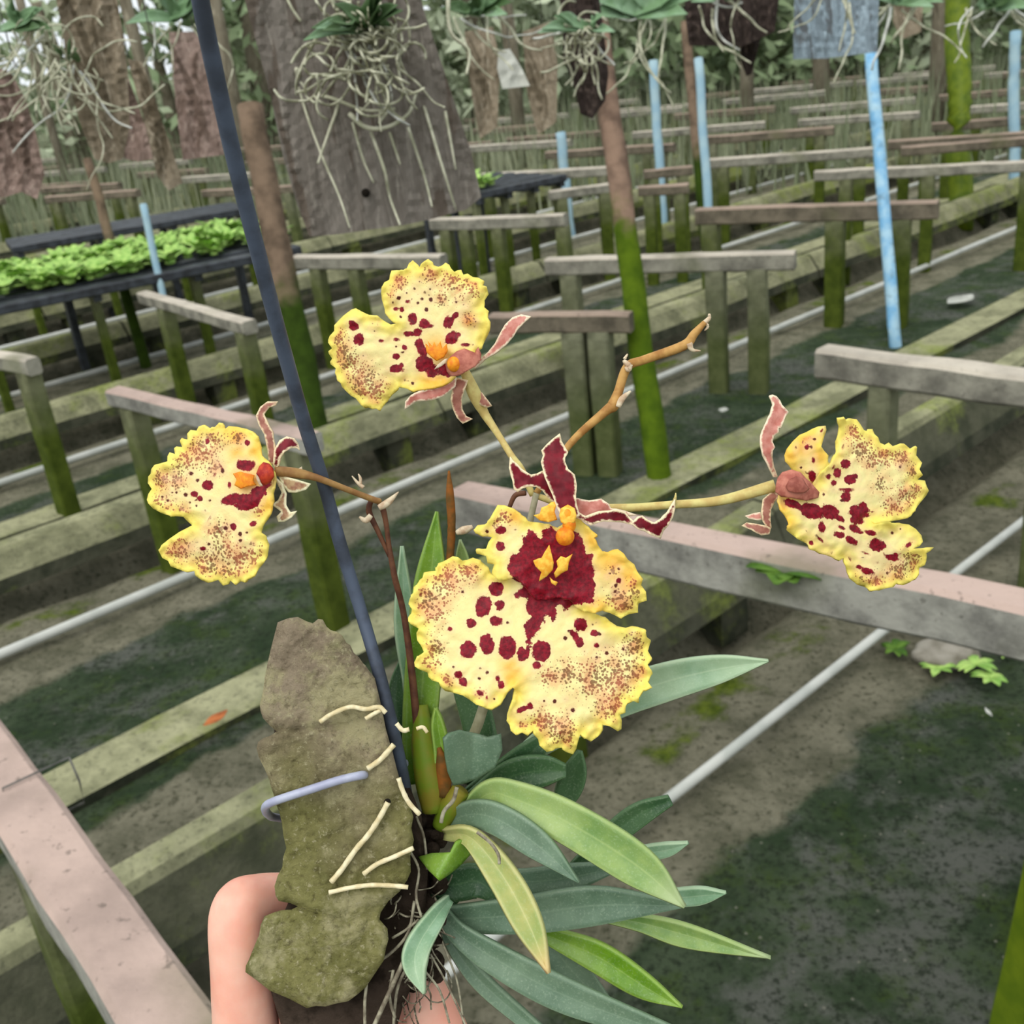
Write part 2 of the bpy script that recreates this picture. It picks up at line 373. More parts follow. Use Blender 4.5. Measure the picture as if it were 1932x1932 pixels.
ORD = ['nearest', 'second', 'third', 'fourth', 'fifth', 'sixth', 'seventh', 'eighth', 'ninth', 'tenth']
def kerb_row(i, v0):
    e = empty('concrete_kerb', UV(1.5, v0, 0), '%s raised mossy concrete kerb row counted from the hand' % ORD[i], 'kerb', 'raised concrete kerbs')
    ux = UV(1, 0); vx = UV(0, 1); u0 = -3.0
    k = 0
    while u0 < 17.5:
        L_ = 2.4 + .5 * random.random(); uc = u0 + L_ / 2; u0 += L_ + .012
        dv = random.uniform(-.012, .012); m_ = MB()
        nn_ = 8
        # slab with a slightly rounded front arris, built as a swept profile
        H_ = .235 if i == 0 else .185
        prof = [(0., .055), (.008, .10), (.055, H_ * .90), (.068, H_ * .98), (.09, H_), (.125, H_), (.145, H_ * .93), (.15, .055)]
        vs = []
        for q in range(nn_ + 1):
            uu = uc - L_ / 2 + L_ * q / nn_
            for (pv, pz) in prof: vs.append(UV(uu, v0 + dv + pv + .006 * noise.noise((uu * 3, pv * 9, v0)), pz + .008 * noise.noise((uu * 2.5, pv * 7, v0 + 5))))
        np_ = len(prof)
        fs = [(a * np_ + c_, a * np_ + (c_ + 1) % np_, (a + 1) * np_ + (c_ + 1) % np_, (a + 1) * np_ + c_) for a in range(nn_) for c_ in range(np_)]
        fs += [tuple(range(np_))[::-1], tuple(nn_ * np_ + c_ for c_ in range(np_))]
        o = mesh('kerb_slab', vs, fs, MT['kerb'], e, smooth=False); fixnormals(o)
        for s in (-.42, .42):
            m_ = MB(); m_.obox(UV(uc + s * L_, v0 + .085, .0), ux * .06, vx * .06, Vector((0, 0, .085))); m_.build('support_block', MT['kerb'], e, smooth=False)
        k += 1
for i_, k_ in enumerate(KERBS): kerb_row(i_, k_)
# thin flush edging strips in the middle of every bed
def edging(i, v0, z=.016, w=.17):
    vs = []; N_ = 60
    prof = [(0, -.06), (0, z), (w, z), (w, -.06)]
    for q in range(N_ + 1):
        uu = -3 + 20.5 * q / N_
        for pv, pz in prof: vs.append(UV(uu, v0 + pv + .012 * noise.noise((uu * 1.7, v0, 0)), pz + .008 * noise.noise((uu * 2.1, pv * 5, v0))))
    fs = [(a * 4 + c_, a * 4 + (c_ + 1) % 4, (a + 1) * 4 + (c_ + 1) % 4, (a + 1) * 4 + c_) for a in range(N_) for c_ in range(4)] + [(3, 2, 1, 0), (N_ * 4, N_ * 4 + 1, N_ * 4 + 2, N_ * 4 + 3)]
    o = mesh('path_edging', vs, fs, MT['kerb'], label='%s low concrete path edging strip counted from the hand' % ORD[i], cat='edging', group='low path edgings', smooth=False); fixnormals(o)
for i_, v_ in enumerate([2.24, 4.06, 5.62, 6.98, 8.3, 9.6]): edging(i_, v_)
def pipe(i, v0):
    m_ = MB(); pts = [UV(-3 + 20.4 * q / 40, v0 + .012 * noise.noise((q * .35, v0, 0)), .030 + .004 * noise.noise((q * .5, v0, 3))) for q in range(41)]
    m_.tube(pts, .016 if i else .0125, 8); m_.build('water_pipe', MT['pvc_grey'], label='%s pale grey water pipe lying along the ground, counted from the hand' % ORD[i], cat='pipe', group='ground water pipes')
for i_, p_ in enumerate(PIPES): pipe(i_, p_)

# ================================================================== bench rails
def box_rail(a, b_, w, t, name, mat, parent, seg=10, wob=.006):
    a, b_ = Vector(a), Vector(b_); d = (b_ - a).normalized(); s = d.cross(Vector((0, 0, 1))).normalized(); up = s.cross(d)
    be = min(w, t) * .12
    prof = [(-w / 2 + be, 0), (w / 2 - be, 0), (w / 2, -be), (w / 2, -t + be), (w / 2 - be, -t), (-w / 2 + be, -t), (-w / 2, -t + be), (-w / 2, -be)]
    vs = []; k = len(prof); sd = random.random() * 50
    for q in range(seg + 1):
        c = a + (b_ - a) * q / seg
        for (x, z) in prof:
            p_ = c + s * x + up * z; nn = noise.noise_vector((p_.x * 6 + sd, p_.y * 6, p_.z * 6)); vs.append(p_ + nn * wob)
    fs = [(i * k + j, i * k + (j + 1) % k, (i + 1) * k + (j + 1) % k, (i + 1) * k + j) for i in range(seg) for j in range(k)] + [tuple(range(k))[::-1], tuple(seg * k + j for j in range(k))]
    return fixnormals(mesh(name, vs, fs, mat, parent, smooth=False))
def post(c, top, w, mat, parent, name='post', lean=(0, 0), yaw=.7):
    a = Vector((cos(yaw), sin(yaw), 0)) * w / 2; b_ = Vector((-sin(yaw), cos(yaw), 0)) * w / 2; vs = []; N_ = 6; sd = random.random() * 40
    for q in range(N_ + 1):
        z = -.09 + (top + .09) * q / N_
        cc = Vector((c[0] + lean[0] * (top - z), c[1] + lean[1] * (top - z), z))
        for sx, sy in ((-1, -.8), (-.8, -1), (.8, -1), (1, -.8), (1, .8), (.8, 1), (-.8, 1), (-1, .8)):
            p_ = cc + a * sx + b_ * sy; vs.append(p_ + noise.noise_vector((p_.x * 7 + sd, p_.y * 7, p_.z * 4)) * .006)
    fs = [(i * 8 + j, i * 8 + (j + 1) % 8, (i + 1) * 8 + (j + 1) % 8, (i + 1) * 8 + j) for i in range(N_) for j in range(8)] + [tuple(range(8))[::-1], tuple(N_ * 8 + j for j in range(8))]
    o = mesh(name, vs, fs, mat, parent, smooth=False, center=True); return o
def bench(pa, pb, h, w, t, posts, label, rm='rail_grey', pm='post', ext=(0, 0), group=None, pw=.07):
    A, B = G(pa[0], pa[1], h), G(pb[0], pb[1], h); D = B - A
    A, B = A - D * ext[0], B + D * ext[1]; D = B - A
    e = empty('bench_frame', (A.x, A.y, 0), label, 'bench frame', group or 'bench frames near the orchid')
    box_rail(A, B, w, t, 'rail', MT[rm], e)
    yaw = math.atan2(D.y, D.x)
    for q in posts:
        lx = 0
        if isinstance(q, tuple): q, lx = q
        c = A + D * q; post((c.x, c.y), h - t + .004, pw, MT[pm], e, yaw=yaw, lean=(lx, 0))
    return e
bench((870, 918), (1932, 1128), .60, .075, .10, [.17, .96], 'long pinkish rail passing behind the right-hand flower', 'rail_pink', 'post', (.0, .12))
bench((0, 1455), (325, 1932), .62, .085, .07, [.36, .95], 'pinkish rail at lower left beside the hand', 'rail_pink', 'post', (.28, .25), pw=.085)
bench((212, 732), (590, 818), .62, .06, .055, [.10, .93], 'pinkish rail just above the left-hand flower', 'rail_pink', 'post')
bench((-150, 640), (60, 676), .64, .06, .06, [.2, .93], 'grey rail cut by the left picture edge', 'rail_grey', 'post')
bench((268, 550), (470, 606), .58, .06, .055, [.22, .95], 'tan rail between the hanging wire and the seedling bench', 'rail_grey', 'post')
bench((1550, 655), (2050, 715), .60, .085, .085, [.27, .9], 'thick pale rail at the right picture edge', 'rail_grey', 'post_grey')
bench((1030, 487), (1500, 473), .60, .07, .075, [.1, .7, .86], 'grey rail level with the top of the upper flower, right of it', 'rail_grey', 'post_grey', pw=.08)
bench((1315, 392), (1772, 378), .60, .07, .085, [.06, .6, .86], 'brown rail crossing behind the tall blue pipe', 'rail_brown', 'post', pw=.09)
bench((1538, 322), (1990, 300), .60, .06, .06, [.14, .5, .9], 'thin grey rail two rows behind the tall blue pipe', 'rail_grey', 'post')
bench((1700, 277), (2030, 250), .60, .06, .06, [.15, .8], 'thin rail at right under the green bamboo pole', 'rail_brown', 'post')
bench((555, 482), (835, 480), .60, .075, .07, [.15, .42, .9], 'grey rail directly below the big hanging plank', 'rail_grey', 'post')
bench((815, 412), (1068, 403), .60, .07, .07, [.1, .25, .5, .97], 'grey rail at the lower right corner of the big plank', 'rail_grey', 'post')
bench((925, 592), (1190, 588), .60, .065, .07, [.6, .78], 'grey rail touching the pink sepal of the upper flower', 'rail_brown', 'post_grey', pw=.08)
bench((1035, 360), (1150, 345), .60, .07, .06, [.2, .9], 'short far rail just left of the central brown stake', 'rail_grey', 'post')
bench((1205, 352), (1300, 345), .60, .07, .06, [.2, .8], 'short far rail just right of the central brown stake', 'rail_brown', 'post')
bench((1215, 322), (1305, 312), .60, .07, .06, [.2, .8], 'short far rail below the thin left blue pipe', 'rail_brown', 'post')
# the ranks of far benches
k_ = 0
for row in range(7):
    yy = 8.2 + row * 1.35
    for colx in range(-7, 12):
        xx = colx * 1.45 + .5 * (row % 2) + random.uniform(-.25, .25); y2 = yy - .45 * xx * .5 + random.uniform(-.2, .2)
        if y2 < 7.6 or abs(xx) > .62 * y2 or (xx < -.9 and y2 < 9.5): continue
        an = radians(-27 + random.uniform(-5, 5)); L_ = random.uniform(1.0, 1.3); h = .60 + random.uniform(-.05, .05)
        A = Vector((xx, y2, h)); B = A + Vector((cos(an), sin(an), 0)) * L_
        e = empty('bench_frame', (A.x, A.y, 0), 'small far bench frame among the ranks receding to the trees', 'bench frame', 'far ranks of bench frames')
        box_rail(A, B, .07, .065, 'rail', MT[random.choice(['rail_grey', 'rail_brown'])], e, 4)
        for q in (.1, .9): c = A + (B - A) * q; post((c.x, c.y), h - .06, .075, MT[random.choice(['post', 'post', 'post_grey'])], e, yaw=an)
        k_ += 1

# wire tied round the near rail
m_ = MB(); a = G(70, 1462, .622)
D_ = (G(325, 1932, .62) - G(0, 1455, .62)).normalized(); S_ = D_.cross(Vector((0, 0, 1)))
ring = [a + S_ * x + Vector((0, 0, z)) for x, z in ((-.047, .004), (.047, .004), (.05, -.04), (.047, -.078), (-.047, -.078), (-.05, -.04), (-.047, .004))]
m_.tube(ring, .0016, 6); m_.build('tie_wire', MT['wire'], label='thin wire tied round the near pinkish rail at lower left', cat='wire')

# ---- stakes, blue pipes, bamboo
def pole(name, px0, px1, depth_base, rad, mat, label, cat, group=None, seg=10, base_h=0.0, taper=1.0, top_dep=None):
    """standing pole: foot at ground pixel px1, top seen at pixel px0"""
    b_ = G(px1[0], px1[1], base_h) if depth_base is None else Vector(depth_base)
    d0 = (np.array(b_) - CP) @ (M @ np.array([0, 0, 1.]))
    t = P(px0[0], px0[1], top_dep or d0 * .985)
    m_ = MB(); N_ = 14
    pts = [b_ + Vector((0, 0, -.06))] + [b_ + (t - b_) * q / N_ + noise.noise_vector((q * .4, px0[0], 0)) * rad * .25 for q in range(N_ + 1)]
    m_.tube(pts, [rad * (1 + (taper - 1) * max(0, q - 1) / N_) for q in range(len(pts))], seg)
    o = m_.build(name, mat, label=label, cat=cat, group=group); return o
def foot_under(px, h):                # the spot on the ground straight below a pixel at height h
    g = G(px[0], px[1], h); return Vector((g.x, g.y, 0))
pole('wooden_stake', (1128, 40), (1245, 905), None, .046, MT['stake'], 'brown stake with a bright mossy green foot in the middle', 'stake', taper=.85)
pole('wooden_stake', (470, 200), (605, 850), None, .060, MT['stake2'], 'thick brown stake standing behind the hanging wire', 'stake', taper=.9)
pole('wooden_stake', (165, 300), (275, 690), None, .032, MT['stake2'], 'thin grey stake in front of the seedling bench', 'stake', taper=.8)
pole('wooden_stake', (1292, 40), (1335, 470), None, .045, MT['stake2'], 'tall brown stake beside a pale blue pipe', 'stake', taper=.8)
pole('blue_pipe', (1643, 90), (1690, 650), foot_under((1690, 650), .0), .029, MT['pvc_blue'], 'tall sky-blue pipe, widest of the blue pipes', 'pipe', 'standing blue pipes')
pole('blue_pipe', (1318, 110), (1342, 385), foot_under((1342, 385), .55), .026, MT['pvc_pale'], 'pale blue pipe standing beside the tall brown stake', 'pipe', 'standing blue pipes')
pole('blue_pipe', (1232, 115), (1246, 305), foot_under((1246, 305), .55), .036, MT['pvc_pale'], 'short faded blue pipe left of the brown stake', 'pipe', 'standing blue pipes')
pole('blue_pipe', (1915, 60), (1924, 235), foot_under((1924, 235), .55), .040, MT['pvc_pale'], 'light blue pipe at the top right picture edge', 'pipe', 'standing blue pipes')
pole('blue_pipe', (270, 385), (298, 545), foot_under((298, 545), .58), .018, MT['pvc_pale'], 'small blue pipe standing against the seedling bench', 'pipe', 'standing blue pipes')
pole('blue_pipe', (1058, 250), (1066, 315), foot_under((1066, 315), .55), .04, MT['pvc_pale'], 'faint blue pipe right of the big hanging plank', 'pipe', 'standing blue pipes')
pole('bamboo_pole', (1806, -30), (1822, 265), foot_under((1822, 265), .55), .085, MT['bamboo'], 'thick yellow-green bamboo pole at top right', 'bamboo pole')
e = empty('bench_frame', (G(1960, 1560, .62).x, G(1960, 1560, .62).y, 0), 'bench post and rail cut off by the lower right picture edge', 'bench frame', 'bench frames near the orchid')
g_ = G(2010, 1540, .60)
post((g_.x + .014, g_.y), .60, .07, MT['bamboo'], e, yaw=.3, lean=(-.07, 0))
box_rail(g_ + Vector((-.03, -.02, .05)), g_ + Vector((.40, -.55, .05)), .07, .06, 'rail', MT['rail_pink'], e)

# ================================================================== seedling benches
def seedling_bench(pf0, pf1, depth, h, label, slabel, nseed, mat_s='seedling', span=(0., 1.)):
    A, B = G(*pf0, h), G(*pf1, h); D = (B - A); Ln = D.length; d = D.normalized(); s = Vector((-d.y, d.x, 0))
    e = empty('seedling_bench', (A.x, A.y, 0), label, 'bench', None)
    for q in range(6):
        off = s * (depth * q / 5); box_rail(A + off, B + off, depth * .11, .045, 'slat', MT['tray'], e, 6, .002)
    for q in (.03, .35, .66, .97):
        c = A + D * q; m_ = MB(); m_.obox(c + s * depth / 2 - Vector((0, 0, .06)), d * .02, s * depth * .52, Vector((0, 0, .02))); m_.build('cross_bar', MT['tray'], e, smooth=False)
        for k in (.08, .92): c2 = c + s * depth * k; post((c2.x, c2.y), h - .07, .045, MT['tray'] if k > .5 else MT['post'], e, name='leg')
    # trays
    base = None
    m_ = MB()
    for k in range(9):
        a = 2 * pi * k / 9 + .3 * random.random(); tilt = random.uniform(.5, 1.1); L_ = random.uniform(.07, .12); w = .022
        dr = Vector((cos(a), sin(a), 0)); sd = Vector((-sin(a), cos(a), 0)); vs = []
        for t in (0, .35, .7, 1.):
            c = dr * L_ * t * cos(tilt * (1 - .4 * t)) + Vector((0, 0, L_ * t * sin(tilt) - .3 * L_ * t * t)); ww = w * math.sin(pi * min(.95, .15 + t * .85)) + .002
            vs += [c - sd * ww, c + Vector((0, 0, -.004)), c + sd * ww]
        m_.add(vs, [(i * 3 + j, i * 3 + j + 1, i * 3 + j + 4, i * 3 + j + 3) for i in range(3) for j in range(2)])
    m_.ball((0, 0, .0), .03, .03, .015, 8, 5)
    for k in range(nseed):
        f = span[0] + (span[1] - span[0]) * random.random(); dd = random.uniform(.08, .9); c = A + D * f + s * depth * dd + Vector((0, 0, .008))
        if base is None:
            base = m_.build('potted_seedling', MT[mat_s]); ob = base
        else: ob = base.copy(); COL.objects.link(ob)
        ob.location = c; ob.rotation_euler = (0, 0, random.uniform(0, 6.28)); sc = random.uniform(.7, 1.25); ob.scale = (sc, sc, sc)
        tag(ob, slabel, 'seedling', 'seedlings on the ' + ('far black bench' if nseed < 50 else 'black bench'))
    return e
seedling_bench((-60, 585), (560, 462), 1.05, .62, 'black slatted bench crowded with bright green seedlings at left', 'tiny bright green seedling in the crowded row on the black bench', 230)
seedling_bench((20, 466), (470, 390), .5, .62, 'empty black slatted bench behind the crowded seedling bench', '', 0)
seedling_bench((900, 362), (1062, 328), .7, .66, 'far black bench with a few seedlings right of the big plank', 'tiny pale green seedling at the left end on the far black bench', 14, 'seedling', (0., .35))

# ================================================================== hanging boards
def outline_board(name, poly, depth, th, mat, label, cat='hanging board', group='hanging boards', slope=(0., 0.), amp=.006, step=None, wire_to=2.35, hole=None):
    P2 = np.array(poly, float); cx, cy = P2.mean(0); step = step or max(8, (P2[:, 0].max() - P2[:, 0].min()) / 16)
    V, T, E = tri(P2, step)
    d = depth + slope[0] * (V[:, 0] - cx) + slope[1] * (V[:, 1] - cy)
    fr = []
    for (x, y), dd in zip(V, d): fr.append(dd + amp * noise.noise((x * .05, y * .008, depth * 3)) + amp * .5 * noise.noise((x * .15, y * .03, 1)))
    front = Parr(V, np.array(fr)); back = Parr(V, d + th)
    # rim from boundary edges
    faces = [tuple(t) for t in T]; N_ = len(V); faces += [tuple(i + N_ for i in t[::-1]) for t in T]; faces += [(a, b_, b_ + N_, a + N_) for a, b_ in E]
    e = empty(name, P(cx, P2[:, 1].max(), depth), label, cat, group)
    o = fixnormals(mesh('board', np.vstack([front, back]), faces, mat, e, smooth=False))
    if wire_to:
        yt = P2[:, 1].min(); m_ = MB(); t0 = P(cx, yt + 8, depth + th / 2); m_.tube([t0, Vector((t0.x, t0.y, wire_to))], .0015, 6); m_.build('hanging_wire', MT['wire'], e)
    if hole:
        m_ = MB(); c = P(hole[0], hole[1], depth + slope[0] * (hole[0] - cx) + slope[1] * (hole[1] - cy) - .007); m_.ball(c, .0055, .0055, .0055); m_.build('nail_hole', MT['black'], e)
    return e
def tri(poly, step):
    """triangulate a pixel polygon with interior points; returns verts, tris, boundary edges"""
    P2 = np.asarray(poly, float); out = []
    for i in range(len(P2)):
        a, b_ = P2[i], P2[(i + 1) % len(P2)]; k = max(1, int(np.hypot(*(b_ - a)) / step))
        for q in range(k): out.append(a + (b_ - a) * q / k)
    B = np.array(out); nb = len(B)
    gx = np.arange(B[:, 0].min(), B[:, 0].max(), step); gy = np.arange(B[:, 1].min(), B[:, 1].max(), step * .9)
    g = np.array([(x + (step / 2 if j % 2 else 0), y) for j, y in enumerate(gy) for x in gx])
    if len(g):
        sd = sdf_poly(g, B); g = g[sd < -step * .55]
    V = [Vector(p) for p in B] + [Vector(p) for p in g]
    r_ = delaunay_2d_cdt(V, [(i, (i + 1) % nb) for i in range(nb)], [], 1, 1e-6)
    vv = np.array([tuple(p) for p in r_[0]]); tt = [tuple(f) for f in r_[2]]
    cnt = {}
    for f in tt:
        for i in range(3):
            a, b_ = f[i], f[(i + 1) % 3]; k = (min(a, b_), max(a, b_)); cnt.setdefault(k, []).append((a, b_))
    E = [v[0] for v in cnt.values() if len(v) == 1]
    return vv, tt, E
def sdf_poly(pts, poly):
    pts = np.asarray(pts, float); A = np.asarray(poly, float); B = np.roll(A, -1, 0); res = np.empty(len(pts)); 
    for s in range(0, len(pts), 4000):
        p = pts[s:s + 4000][:, None, :]; ab = B - A; ap = p - A
        t = np.clip((ap * ab).sum(-1) / np.maximum((ab ** 2).sum(-1), 1e-9), 0, 1); d = np.sqrt((((ap - ab * t[..., None])) ** 2).sum(-1)).min(1)
        y = p[..., 1]; c = ((A[:, 1] > y) != (B[:, 1] > y)) & (p[..., 0] < (B[:, 0] - A[:, 0]) * (y - A[:, 1]) / np.where(np.abs(B[:, 1] - A[:, 1]) < 1e-9, 1e-9, (B[:, 1] - A[:, 1])) + A[:, 0])
        res[s:s + 4000] = np.where(c.sum(1) % 2 == 1, -d, d)
    return res

big = outline_board('hanging_plank', [(440, -80), (478, 60), (510, 180), (535, 300), (562, 390), (584, 446), (640, 442), (700, 433), (760, 425), (820, 412), (880, 395), (908, 372), (890, 290), (860, 200), (830, 110), (800, 20), (775, -80)], 1.30, .022, MT['plank'], 'large grey weathered plank with dangling orchid roots, behind the hanging wire', slope=(0., .0003), amp=.004, step=13, wire_to=2.4, hole=(690, 364))
BOARDS = [
 ('bark_slab', [(-40, 120), (20, 135), (50, 190), (70, 260), (84, 330), (70, 376), (40, 362), (10, 372), (-40, 372)], 2.2, .03, 'bark_red', 'reddish bark slab at the top left picture edge'),
 ('tree_fern_slab', [(98, -40), (118, 60), (128, 140), (150, 230), (178, 300), (205, 308), (232, 300), (245, 240), (240, 120), (228, 40), (215, -40)], 2.0, .06, 'bark_brown', 'tall pale brown slab hanging at upper left'),
 ('bark_slab', [(215, 150), (240, 140), (262, 200), (285, 270), (292, 300), (262, 305), (235, 300), (222, 260)], 2.5, .03, 'bark_red', 'small pinkish slab tucked behind the tall pale brown slab'),
 ('bark_slab', [(240, 110), (268, 118), (300, 210), (330, 300), (345, 345), (318, 360), (296, 330), (270, 220)], 2.35, .03, 'bark_brown', 'narrow slanting dark slab left of the pink board'),
 ('bark_slab', [(318, 60), (380, 60), (405, 180), (424, 292), (345, 302), (334, 220)], 2.6, .03, 'bark_red', 'square pinkish board partly behind the hanging wire'),
 ('bark_slab', [(1050, -40), (1125, -40), (1140, 60), (1148, 140), (1142, 190), (1118, 224), (1095, 215), (1084, 165), (1062, 110), (1062, 40)], 2.2, .05, 'bark_dark', 'narrow dark fern slab with a root ball near top centre'),
 ('bark_slab', [(1288, -40), (1294, 40), (1300, 86), (1400, 88), (1462, 60), (1475, -40)], 3.0, .04, 'bark_dark', 'dark brown board at the top right of centre'),
 ('bark_slab', [(1400, 60), (1440, 55), (1418, 140), (1408, 144), (1396, 110)], 3.1, .03, 'bark_dark', 'thin dark strip hanging between the brown and blue-grey boards'),
 ('bark_slab', [(1500, -40), (1498, 20), (1496, 112), (1560, 110), (1655, 98), (1660, -40)], 2.8, .03, 'bark_blue', 'pale blue-grey board hanging above the tall blue pipe'),
 ('bark_slab', [(876, 60), (930, 50), (944, 120), (938, 240), (905, 262), (890, 180)], 2.9, .03, 'bark_brown', 'olive brown slab just right of the big plank'),
 ('wrapped_tag', [(940, 95), (962, 92), (985, 130), (1000, 162), (948, 168), (938, 130)], 2.9, .02, 'cover', 'small pale wrapped bundle right of the big plank'),
 ('bark_slab', [(1690, -40), (1745, -40), (1738, 60), (1700, 75), (1684, 40)], 3.4, .03, 'bark_brown', 'narrow pale board left of the bamboo pole'),
 ('bark_slab', [(985, 60), (1040, 40), (1052, 120), (1050, 230), (1015, 255), (995, 180)], 3.6, .03, 'bark_brown', 'pale slatted slab between the wrapped bundle and the dark fern slab'),
]
for nm, poly, dp, th, mt, lb in BOARDS: outline_board(nm, poly, dp, th, MT[mt], lb, slope=(.0003, .0002), amp=.012, step=11)

def hroot(parent, pts, dep, rad_px, mat, name='aerial_root', jit=6):
    A = smooth_path([(x, y, dep + random.uniform(-.02, .02)) for x, y in pts], 5); m_ = MB(); r0 = rad_px * dep / F
    m_.tube([P(*q) for q in A], [r0 * (1 - .45 * i / len(A)) for i in range(len(A))], 6); return m_.build(name, mat, parent)
def wander(x, y, ang, n_, st, curl):
    pts = [(x, y)]; c = random.uniform(-curl, curl)
    for _ in range(n_): ang += c + random.uniform(-.35, .35); x += cos(ang) * st; y += sin(ang) * st; pts.append((x, y))
    return pts
def hang_orchid(cx, cy, dep, label, nroot, spread, leaves, mat='hang_root', rp=3.2, st=22, tangle=0, lm='hang_leaf', ll=90):
    e = empty('hanging_orchid', P(cx, cy, dep), label, 'orchid', 'hanging orchids')
    for i in range(nroot):
        x = cx + random.uniform(-spread, spread); y = cy + random.uniform(-.2, .3) * spread
        hroot(e, wander(x, y, pi / 2 + random.uniform(-.9, .9), random.randint(4, 8), st, .25), dep, rp * random.uniform(.7, 1.2), MT[random.choice([mat, mat, 'hang_root_w'])])
    if tangle:
        m_ = MB()
        for i in range(tangle):
            x = cx + random.gauss(0, spread * .5); y = cy + random.uniform(-.3, 1.1) * spread
            A = smooth_path([(a, b_, dep - random.uniform(0, .05)) for a, b_ in wander(x, y, random.uniform(0, 6.28), 7, st * .75, .8)], 3)
            m_.tube([P(*q) for q in A], rp * .7 * dep / F, 5)
        m_.build('root_tangle', MT[mat], e, kind='stuff')
    for i in range(leaves):
        a = -pi / 2 + random.uniform(-1.5, 1.5); L_ = ll * random.uniform(.6, 1.1)
        strap_leaf(e, [(cx + random.uniform(-.6, .6) * spread, cy - 5), (cx + cos(a) * L_ * .5, cy + sin(a) * L_ * .5), (cx + cos(a) * L_, cy + sin(a) * L_ + .25 * L_)], [dep - .01, dep - .05, dep - .08], [ll * .08, ll * .14, 1], MT[random.choice([lm, lm, 'hang_leaf2'])])
    return e
def strap_leaf(parent, spine, deps, hw, mat, name='leaf', fold=.35, per=6, thick=.0009, tw=0., nseg=8):
    A = smooth_path([(x, y, d, w) for (x, y), d, w in zip(spine, deps, hw)], per); N_ = len(A); vs = []; al = []; ac = []
    ks = np.linspace(-1, 1, nseg + 1)
    pts = np.array([P(q[0], q[1], q[2]) for q in A]); view = np.array(M @ np.array([0, 0, 1.]))
    for i, q in enumerate(A):
        t = pts[min(i + 1, N_ - 1)] - pts[max(i - 1, 0)]; t /= np.linalg.norm(t) + 1e-12
        s = np.cross(t, view); s /= np.linalg.norm(s) + 1e-9; nrm = np.cross(s, t); nrm *= -1 if nrm @ view > 0 else 1   # towards the viewer
        a = tw; s2 = cos(a) * s + sin(a) * nrm; n2 = cos(a) * nrm - sin(a) * s
        w = max(q[3], .6) * q[2] / F
        for k in ks:
            vs.append(pts[i] + s2 * w * k - n2 * w * fold * (1 - abs(k) ** 1.3) + n2 * w * .05); al.append(i / (N_ - 1)); ac.append(k)
    m_ = len(ks)
    fs = [(i * m_ + j, i * m_ + j + 1, (i + 1) * m_ + j + 1, (i + 1) * m_ + j) for i in range(N_ - 1) for j in range(m_ - 1)]
    o = mesh(name, vs, fs, mat, parent, attrs={'along': al, 'across': ac}); mod(o, 'SOLIDIFY', thickness=thick, offset=0); return o

hb = hang_orchid(690, 60, 1.22, 'tangle of silver orchid roots on the big grey plank', 14, 90, 12, tangle=46, rp=3.6, st=24, ll=110)
for pts, w in [([(560, 130), (572, 170), (625, 185), (690, 208), (745, 205)], 4.5), ([(655, 100), (640, 190), (620, 250), (600, 308)], 4.), ([(660, 215), (690, 240), (730, 240), (770, 215), (785, 175)], 5.), ([(750, 120), (752, 180), (735, 205), (715, 232)], 5.),
               ([(560, 150), (580, 220), (610, 300), (640, 370), (660, 430)], 3.), ([(665, 230), (685, 300), (705, 345)], 3.), ([(700, 250), (725, 320), (735, 370), (755, 425)], 3.5), ([(770, 240), (800, 330), (815, 390)], 3.2), ([(800, 200), (830, 300), (860, 395)], 3.2), ([(735, 250), (755, 310)], 3.), ([(840, 210), (860, 320)], 3.), ([(525, 40), (545, 120), (575, 165)], 4.), ([(845, -20), (850, 60), (885, 95), (880, 140)], 4.5)]:
    hroot(hb, pts, 1.275, w, MT['hang_root'])
hang_orchid(30, 60, 2.0, 'hanging orchid with green roots above the reddish bark slab', 10, 60, 7, rp=2.6, st=26, tangle=10, ll=80)
hang_orchid(130, 120, 1.95, 'pale trailing roots hanging in front of the tall brown slab', 9, 50, 3, rp=2.4, st=30, tangle=8, ll=60)
hang_orchid(330, 40, 2.4, 'leafy hanging orchid just left of the hanging wire', 6, 40, 9, rp=2.2, st=22, lm='hang_leaf2', ll=90)
hang_orchid(900, 30, 2.6, 'leafy hanging orchid above the olive brown slab', 6, 50, 9, rp=2.6, st=24, ll=90)
hang_orchid(1100, 60, 2.1, 'hanging orchid with curled roots on the dark fern slab', 10, 45, 6, rp=3., st=16, tangle=14, lm='hang_leaf2', ll=80)
hang_orchid(1210, 30, 2.6, 'broad-leaved hanging orchid between dark slab and brown board', 7, 50, 10, rp=2.6, st=24, lm='hang_leaf2', ll=130)
hang_orchid(1370, 0, 2.9, 'hanging roots on the dark brown board', 6, 60, 6, rp=2.6, st=20, ll=90)
hang_orchid(1560, -10, 2.7, 'few white roots on the blue-grey board', 5, 60, 3, rp=2.4, st=20, ll=70)
hang_orchid(1700, 10, 3.2, 'hanging orchid right of the blue-grey board', 7, 30, 8, rp=3., st=18, lm='hang_leaf2', ll=80)
hang_orchid(1870, 20, 3.3, 'hanging orchid at the top right corner', 8, 50, 9, rp=2.6, st=18, ll=90)
# overhead wires that carry the boards
for yy, lb in ((1.25, 'front'), (2.1, 'second'), (2.9, 'rear')):
    m_ = MB(); m_.tube([(-3, yy, 2.4), (0, yy, 2.38), (4, yy, 2.4)], .004, 6); m_.build('overhead_wire', MT['wire'], kind='structure', label='%s overhead wire carrying the hanging boards' % lb, cat='wire')

